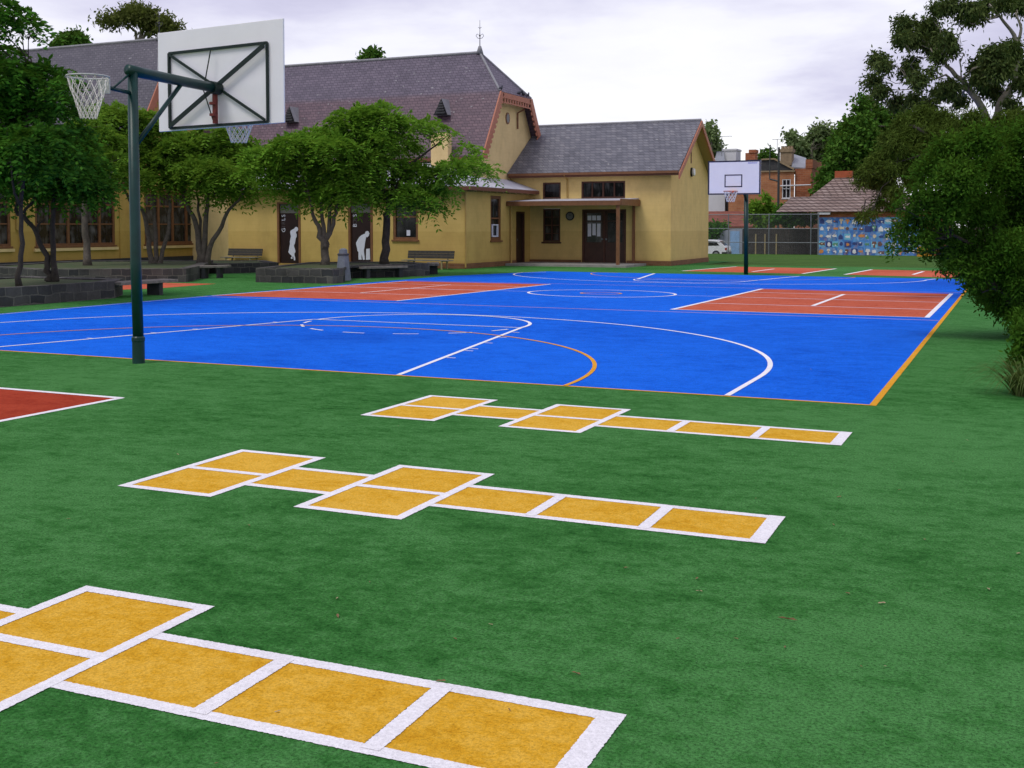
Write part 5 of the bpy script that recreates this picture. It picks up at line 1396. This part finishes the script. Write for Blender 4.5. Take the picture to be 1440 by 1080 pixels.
for x in (cx1 - .78, cx1 - 3.25):
    for y0 in (vc - .01, vc + 1.45):
        wl = obj('wheel', MB().prism([(x + .30 * cos(a), cz + .30 + .30 * sin(a)) for a in np.linspace(0, 2 * pi, 20, endpoint=False)], (0, y0, 0), (1, 0, 0), (0, 0, 1), (0, .18, 0)), M['tyre'], t)
        obj('rim', MB().prism([(x + .18 * cos(a), cz + .30 + .18 * sin(a)) for a in np.linspace(0, 2 * pi, 16, endpoint=False)], (0, y0 - .006, 0), (1, 0, 0), (0, 0, 1), (0, .01, 0)), M['rim'], wl)
# tiled outbuilding and mural
vo = 72.0
xo0, xo1 = uf(1150, vo), uf(1330, vo)
zEv = zf(1200, 297.0, vo - .5)
t = thing('tiled_outbuilding', 'low red brick outbuilding with weathered tiled hip roof and terracotta ridge', 'building', ((xo0 + xo1) / 2, vo + 3, -.9))
obj('wall', MB().box(xo0, xo1, vo, vo + 7, -1, zEv - .02), M['redbrick'], t)
xr0, xr1 = uf(1093, vo), xo1 + .5
mb = MB()
va_, vbk = vo - .5, vo + 3.2
zb_ = zf(1200, 276, vbk)
mb.slab([(xr0, va_, zEv), (xr1, va_, zEv), (xr1, vbk, zb_), (uf(1112, vbk), vbk, zb_)], .05)
vap = vo + 6.5
zap = zf(1185, 249, vap)
ul_, ur_ = uf(1137, vbk), uf(1243, vbk)
mb.slab([(ul_, vbk + .01, zb_ - .05), (ur_, vbk + .01, zb_ - .05), (uf(1196, vap), vap, zap), (uf(1174, vap), vap, zap)], .10)
mb.slab([(ul_, vbk + .01, zb_ - .05), (uf(1174, vap), vap, zap), (ul_ - .2, vap + 4, zb_)], .10).slab([(ur_, vbk + .01, zb_ - .05), (ur_ + .2, vap + 4, zb_), (uf(1196, vap), vap, zap)], .10)
obj('roof', mb, M['tiles'], t)
obj('ridge_cap', MB().box(uf(1173, vap), uf(1197, vap), vap - .1, vap + .6, zap - .25, zf(1185, 240.5, vap)), M['terra'], t)
mb = MB().box(xo0 + .05, xo0 + .9, va_ + .05, va_ + .3, zEv - .22, zEv - .05)
obj('vent_box', mb, M['white_render'], t)
obj('chimney', MB().box(uf(1249, vo + 2), uf(1261, vo + 2), vo + 2, vo + 2.7, zf(1255, 285, vo + 2), zf(1255, 262, vo + 2)), M['tiles'], t)
obj('chimney_pot', MB().lathe((uf(1256, vo + 2), vo + 2.3, zf(1255, 275, vo + 2)), [(.3, 0), (.26, .5), (.30, .62)], 10), M['white_render'], t)
vm_ = vo - .12
zm0, zm1 = zf(1200, 359.2, vm_), zf(1200, 305.5, vm_)
mu = thing('mural', 'long blue mural of many small painted pictures on the outbuilding wall', 'mural', (uf(1210, vm_), vm_, zm0))
mb = MB(); nx = 11; xm0, xm1 = uf(1151.5, vm_), uf(1300, vm_)
for i in range(nx):
    a = xm0 + (xm1 - xm0) * i / nx; b = xm0 + (xm1 - xm0) * (i + 1) / nx - .012
    mb.box(a, b, vm_, vm_ + .05, zm0 - .1, zm1)
panel_mb = mb
PAL = {'white': (.70, .71, .70), 'orange': (.58, .24, .07), 'navy': (.035, .06, .20), 'aqua': (.16, .46, .62), 'green': (.10, .27, .16), 'cream': (.62, .52, .36), 'brown': (.16, .085, .06)}
SH = {k_: MB() for k_ in PAL}
mr_ = random.Random(21)
def blob(n_, rx, rz, jag): return [(rx * (1 + mr_.uniform(-jag, jag)) * cos(2 * pi * i / n_), rz * (1 + mr_.uniform(-jag, jag)) * sin(2 * pi * i / n_)) for i in range(n_)]
cols, rows = 16, 5
for r_ in range(rows):
    for c_ in range(cols):
        x = xm0 + (xm1 - xm0) * (c_ + .5) / cols + mr_.uniform(-.05, .05); z = zm0 + (zm1 - zm0) * (r_ + .5) / rows + mr_.uniform(-.05, .05)
        if mr_.random() < .3:
            SH[mr_.choice(['aqua', 'aqua', 'navy'])].prism([(-.22, -.21), (.22, -.21), (.22, .21), (-.22, .21)], (x, vm_ - .001, z), (1, 0, 0), (0, 0, 1), (0, -.004, 0))
        kind = mr_.random(); cc_ = mr_.choice(['white', 'white', 'cream', 'orange', 'green', 'navy', 'brown', 'white'])
        sc_ = mr_.uniform(.8, 1.25)
        if kind < .35: P = [(-.2, 0), (-.05, .1), (.1, .07), (.2, .12), (.17, 0), (.2, -.12), (.1, -.07), (-.05, -.1)]
        elif kind < .6: P = blob(9, .13, .13, .25)
        elif kind < .8: P = [(-.13, -.15), (.13, -.15), (.13, .04), (0, .17), (-.13, .04)]
        else: P = [(-.05, -.18), (.05, -.18), (.05, 0), (.14, .02), (.1, .17), (-.1, .17), (-.14, .02), (-.05, 0)]
        SH[cc_].prism([(p[0] * sc_, p[1] * sc_) for p in P], (x, vm_ - .008, z), (1, 0, 0), (0, 0, 1), (0, -.004, 0))
        if mr_.random() < .6: SH[mr_.choice(['orange', 'white', 'navy', 'cream'])].prism(blob(7, .06, .05, .2), (x + mr_.uniform(-.08, .08), vm_ - .016, z + mr_.uniform(-.08, .08)), (1, 0, 0), (0, 0, 1), (0, -.004, 0))
mats_, cut_ = [M['mural']], [len(panel_mb.f)]
for k_, mb in SH.items():            # the pictures are painted on the panels: one mesh, one material per colour
    panel_mb.add(mb.v, mb.f); mats_.append(plain('mural_' + k_, PAL[k_], .6, .15, 3)); cut_.append(len(panel_mb.f))
o = obj('painted_panels', panel_mb, mats_[0], mu)
for m_ in mats_[1:]: o.data.materials.append(m_)
for p_ in o.data.polygons: p_.material_index = sum(p_.index >= c_ for c_ in cut_) if p_.index >= cut_[0] else 0
op = thing('orange_panel', 'small orange panel on posts half hidden by the dark shrub', 'panel', (uf(1301, 66), 66, -.33))
obj('board', MB().box(uf(1290, 66), uf(1311, 66), 66, 66.05, zf(1300, 361, 66), zf(1300, 347, 66)), M['panel_orange'], op, False, .02)
for px in (1291.5, 1309.5): obj('post', MB().tube([(uf(px, 66), 66.08, -.36), (uf(px, 66), 66.08, zf(1300, 346, 66))], .04, 8), M['pole_dark'], op)
# red tiled low roof and white house
vh = 88
t = thing('low_roofed_house', 'long low house with dull red tiled roof behind the far hoop', 'house', (uf(1030, vh), vh, -.9))
x0, x1 = uf(960, vh), uf(1062, vh)
obj('wall', MB().box(x0, x1, vh, vh + 6, -1, zf(1030, 318, vh)), M['redbrick'], t)
obj('roof', MB().slab([(x0 - .3, vh - .3, zf(1030, 318, vh)), (x1 + .3, vh - .3, zf(1030, 318, vh)), (x1 + .3, vh + 4, zf(1030, 297, vh + 4)), (x0 - .3, vh + 4, zf(1030, 297, vh + 4))], .12), M['darkbrick'], t)
vh = 96
t = thing('white_house', 'white rendered house with parapet and dark gap behind the far backboard', 'house', (uf(1005, vh), vh, -.9))
obj('wall', MB().box(uf(985, vh), uf(1019, vh), vh, vh + 6, -1, zf(1005, 262, vh)), M['white_render'], t)
obj('parapet', MB().box(uf(1015, vh + 3), uf(1034, vh + 3), vh + 3, vh + 5, zf(1020, 270, vh + 3), zf(1020, 212, vh + 3)).box(uf(1014, vh + 3), uf(1035, vh + 3), vh + 2.9, vh + 5.1, zf(1020, 212, vh + 3), zf(1020, 209.5, vh + 3)), M['white_render'], t)
obj('roof', MB().slab([(uf(1003, vh), vh - .1, zf(1005, 232, vh)), (uf(1019, vh), vh - .1, zf(1005, 232, vh)), (uf(1017, vh + 3), vh + 3, zf(1010, 213, vh + 3)), (uf(1007, vh + 3), vh + 3, zf(1010, 213, vh + 3))], .1), M['iron_grey'], t)
obj('side_wall', MB().box(uf(1019, vh) + .01, uf(1024, vh), vh + .3, vh + 6, -1, zf(1020, 262, vh)), M['fence_wood'], t)
# two-storey brick houses
vh = 94
t = thing('brick_house', 'two-storey tan and red brick house with tall tan chimney and grey gable', 'house', (uf(1100, vh), vh, -.9))
WH = Wall(uf(1024, vh), vh, 1, 0)
s_ = lambda px: uf(px, vh) - WH.o[0]
wz0, wz1 = zf(1100, 279, vh), zf(1100, 252, vh)
mb = MB(); WH.panel(mb, 0, s_(1116), -1, zf(1090, 241, vh), [(s_(1099), s_(1111), wz0, wz1)], .2)
obj('wall', mb, M['tanbrick'], t)
mb = MB().box(uf(1116, vh) + .01, uf(1140, vh), vh + .25, vh + 8, -1, zf(1125, 237, vh)).box(uf(1131, vh), uf(1141, vh), vh + .2, vh + 8, zf(1125, 237, vh) + .01, zf(1135, 224, vh))
obj('side_wing', mb, M['redbrick'], t)
mb = MB().prism([(uf(1024, vh), zf(1090, 241, vh)), (uf(1117, vh), zf(1090, 241, vh)), (uf(1113, vh), zf(1113, 238, vh)), (uf(1088, vh), zf(1088, 224, vh)), (uf(1050, vh), zf(1088, 224, vh)), (uf(1024, vh), zf(1024, 236, vh))], (0, vh - .05, 0), (1, 0, 0), (0, 0, 1), (0, 7, 0))
obj('gable', mb, M['bluestone_base'], t)
obj('gable_trim', MB().bar((uf(1088, vh), vh - .12, zf(1088, 223.5, vh)), (uf(1116, vh), vh - .12, zf(1116, 238, vh)), .15, .16).bar((uf(1070, vh), vh - .12, zf(1088, 224, vh)), (uf(1088, vh), vh - .12, zf(1088, 223.5, vh)), .15, .14).bar((uf(1024, vh), vh - .1, zf(1090, 241, vh)), (uf(1117, vh), vh - .1, zf(1090, 241, vh)), .12, .14), M['chimney_stone'], t)
f = window(WH, t, s_(1099), s_(1111), wz0, wz1, [(s_(1105), .07)], [((wz0 + wz1) / 2, .07)], fw=.08, frame='white_render', glass='glass_black', sill=True)
ch = MB().box(uf(1093, vh), uf(1109, vh), vh + 1, vh + 2.2, zf(1100, 232, vh), zf(1100, 213, vh)).box(uf(1091, vh), uf(1110.5, vh), vh + .9, vh + 2.3, zf(1100, 213, vh) + .003, zf(1100, 208.5, vh))
o = obj('chimney', ch, M['chimney_stone'], t)
pots = MB()
for px in (1094.5, 1099, 1103.5, 1107.5): pots.lathe((uf(px, vh), vh + 1.6, zf(1100, 208.5, vh)), [(.16, 0), (.13, .25), (.16, .3)], 8)
obj('chimney_pots', pots, M['chimney_stone'], o)
o = obj('chimney', MB().box(uf(1047, vh + 3), uf(1061, vh + 3), vh + 3, vh + 4, zf(1054, 236, vh + 3), zf(1054, 215, vh + 3)).box(uf(1052, vh + 3), uf(1062, vh + 3), vh + 2.9, vh + 4.1, zf(1054, 215, vh + 3) + .003, zf(1054, 210.5, vh + 3)), M['redbrick'], t)
o['label'] = 'red brick chimney behind the far backboard'
obj('iron_roof', MB().slab([(uf(1111, vh), vh + .4, zf(1120, 234, vh)), (uf(1134, vh), vh + .4, zf(1120, 236, vh)), (uf(1131, vh + 3), vh + 3.5, zf(1120, 222, vh + 3)), (uf(1113, vh + 3), vh + 3.5, zf(1120, 216, vh + 3))], .1), M['iron_grey'], t)
obj('white_pipe', MB().tube([(uf(1097, vh), vh - .2, zf(1100, 261.5, vh)), (uf(1140, vh), vh - .2, zf(1140, 260, vh))], .07, 6), M['white_render'], t)
# street poles and aerials
vp = 86
def pole(px, y0, y1, label, arm=None, r=.07):
    x = uf(px, vp); t_ = thing('street_pole', label, 'pole', (x, vp, -.9))
    obj('shaft', MB().tube([(x, vp, -.95), (x, vp, zf(px, y1, vp))], [r * 1.3, r], 8), M['pole_dark'], t_)
    if arm:
        obj('arm', MB().tube([(x, vp, zf(px, arm[0], vp)), (uf(arm[1], vp), vp, zf(px, arm[2], vp))], r * .9, 6), M['pole_dark'], t_)
    return t_
pole(1094, 300, 207, 'thick dark pole in front of the tan chimney', (255, 1081.5, 251.5), .09)
t = thing('aerial_mast', 'thin dark mast with a knob top left of the thick pole', 'pole', (uf(1081.5, vp), vp, zf(1081, 252, vp)))
obj('shaft', MB().tube([(uf(1081.5, vp), vp, zf(1081, 252, vp)), (uf(1081.5, vp), vp, zf(1081, 206, vp))], .045, 6).lathe((uf(1081.5, vp), vp, zf(1081, 206, vp)), [(.06, 0), (.09, .06), (.05, .14)], 8), M['pole_dark'], t)
for px, y0, y1, va2, lab in ((1014, 215, 192, 97, 'thin television aerial above the white house'), (1091.5, 208, 196, 96, 'thin television aerial above the tan chimney')):
    x = uf(px, va2); t = thing('tv_aerial', lab, 'aerial', (x, va2, zf(px, y0, va2)))
    zt2 = zf(px, y1, va2)
    obj('mast', MB().tube([(x, va2, zf(px, y0, va2) - .3), (x, va2, zt2)], .025, 5), M['steel'], t)
    mb = MB().tube([(x - .45, va2, zt2), (x + 1.0, va2, zt2)], .018, 5)
    for k_ in range(6): mb.tube([(x - .4 + k_ * .25, va2 - .35, zt2), (x - .4 + k_ * .25, va2 + .35, zt2)], .012, 4)
    obj('antenna', mb, M['steel'], t)

# ------------------------------------------------------------------ litter on the turf
LF = [(1107, 873), (810, 949), (1211, 939), (1245, 939), (980, 815), (1192, 836), (474, 843), (716, 1000), (620, 960), (983, 833), (1063, 702), (1172, 739), (390, 1003), (304, 1076), (475, 868), (690, 880), (1340, 650), (1300, 760), (1240, 850), (1104, 912), (953, 900), (1360, 620), (1035, 900), (640, 900), (560, 600), (350, 740), (96, 731), (1390, 830), (1180, 700), (880, 800), (1432, 780), (1265, 690), (56, 790), (250, 640), (520, 820), (930, 500), (1140, 520), (645, 500), (1190, 480), (1150, 470), (820, 480), (480, 500)]
first = None
for i, p in enumerate(LF):
    q = gnd(*p)
    L = rnd.uniform(.018, .04) if i else .085
    if first is None:
        mb = MB()
        pts = [(-.5, 0, .003), (-.25, .16, .012), (.05, .2, .008), (.3, .13, .016), (.5, 0, .006), (.3, -.12, .004), (.05, -.18, .014), (-.25, -.14, .006)]
        mb.add([(x, y, z * 8) for x, y, z in pts] + [(0, 0, .02)], [(k_, (k_ + 1) % 8, 8) for k_ in range(8)])
        first = obj('fallen_leaf', mb, M['dead_leaf'])
        o = first
    else:
        o = first.copy(); col.objects.link(o)
        if i % 3 == 0:
            o.data = first.data.copy(); o.data.materials[0] = M['dead_leaf_pale']
    tag(o, 'small dry fallen leaf lying on the green turf', 'leaf', 'dry leaves scattered on the turf')
    if i == 0: o['label'] = 'longest dry brown leaf lying right of the middle hopscotch grid'
    o.location = (q[0], q[1], .006); o.scale = (L, L * rnd.uniform(.5, .9) * (.35 if i == 0 else 1), L)
    o.rotation_euler = (rnd.uniform(-.15, .15), rnd.uniform(-.15, .15), rnd.uniform(0, 6.28))
first.rotation_euler = (0, 0, radians(-5))
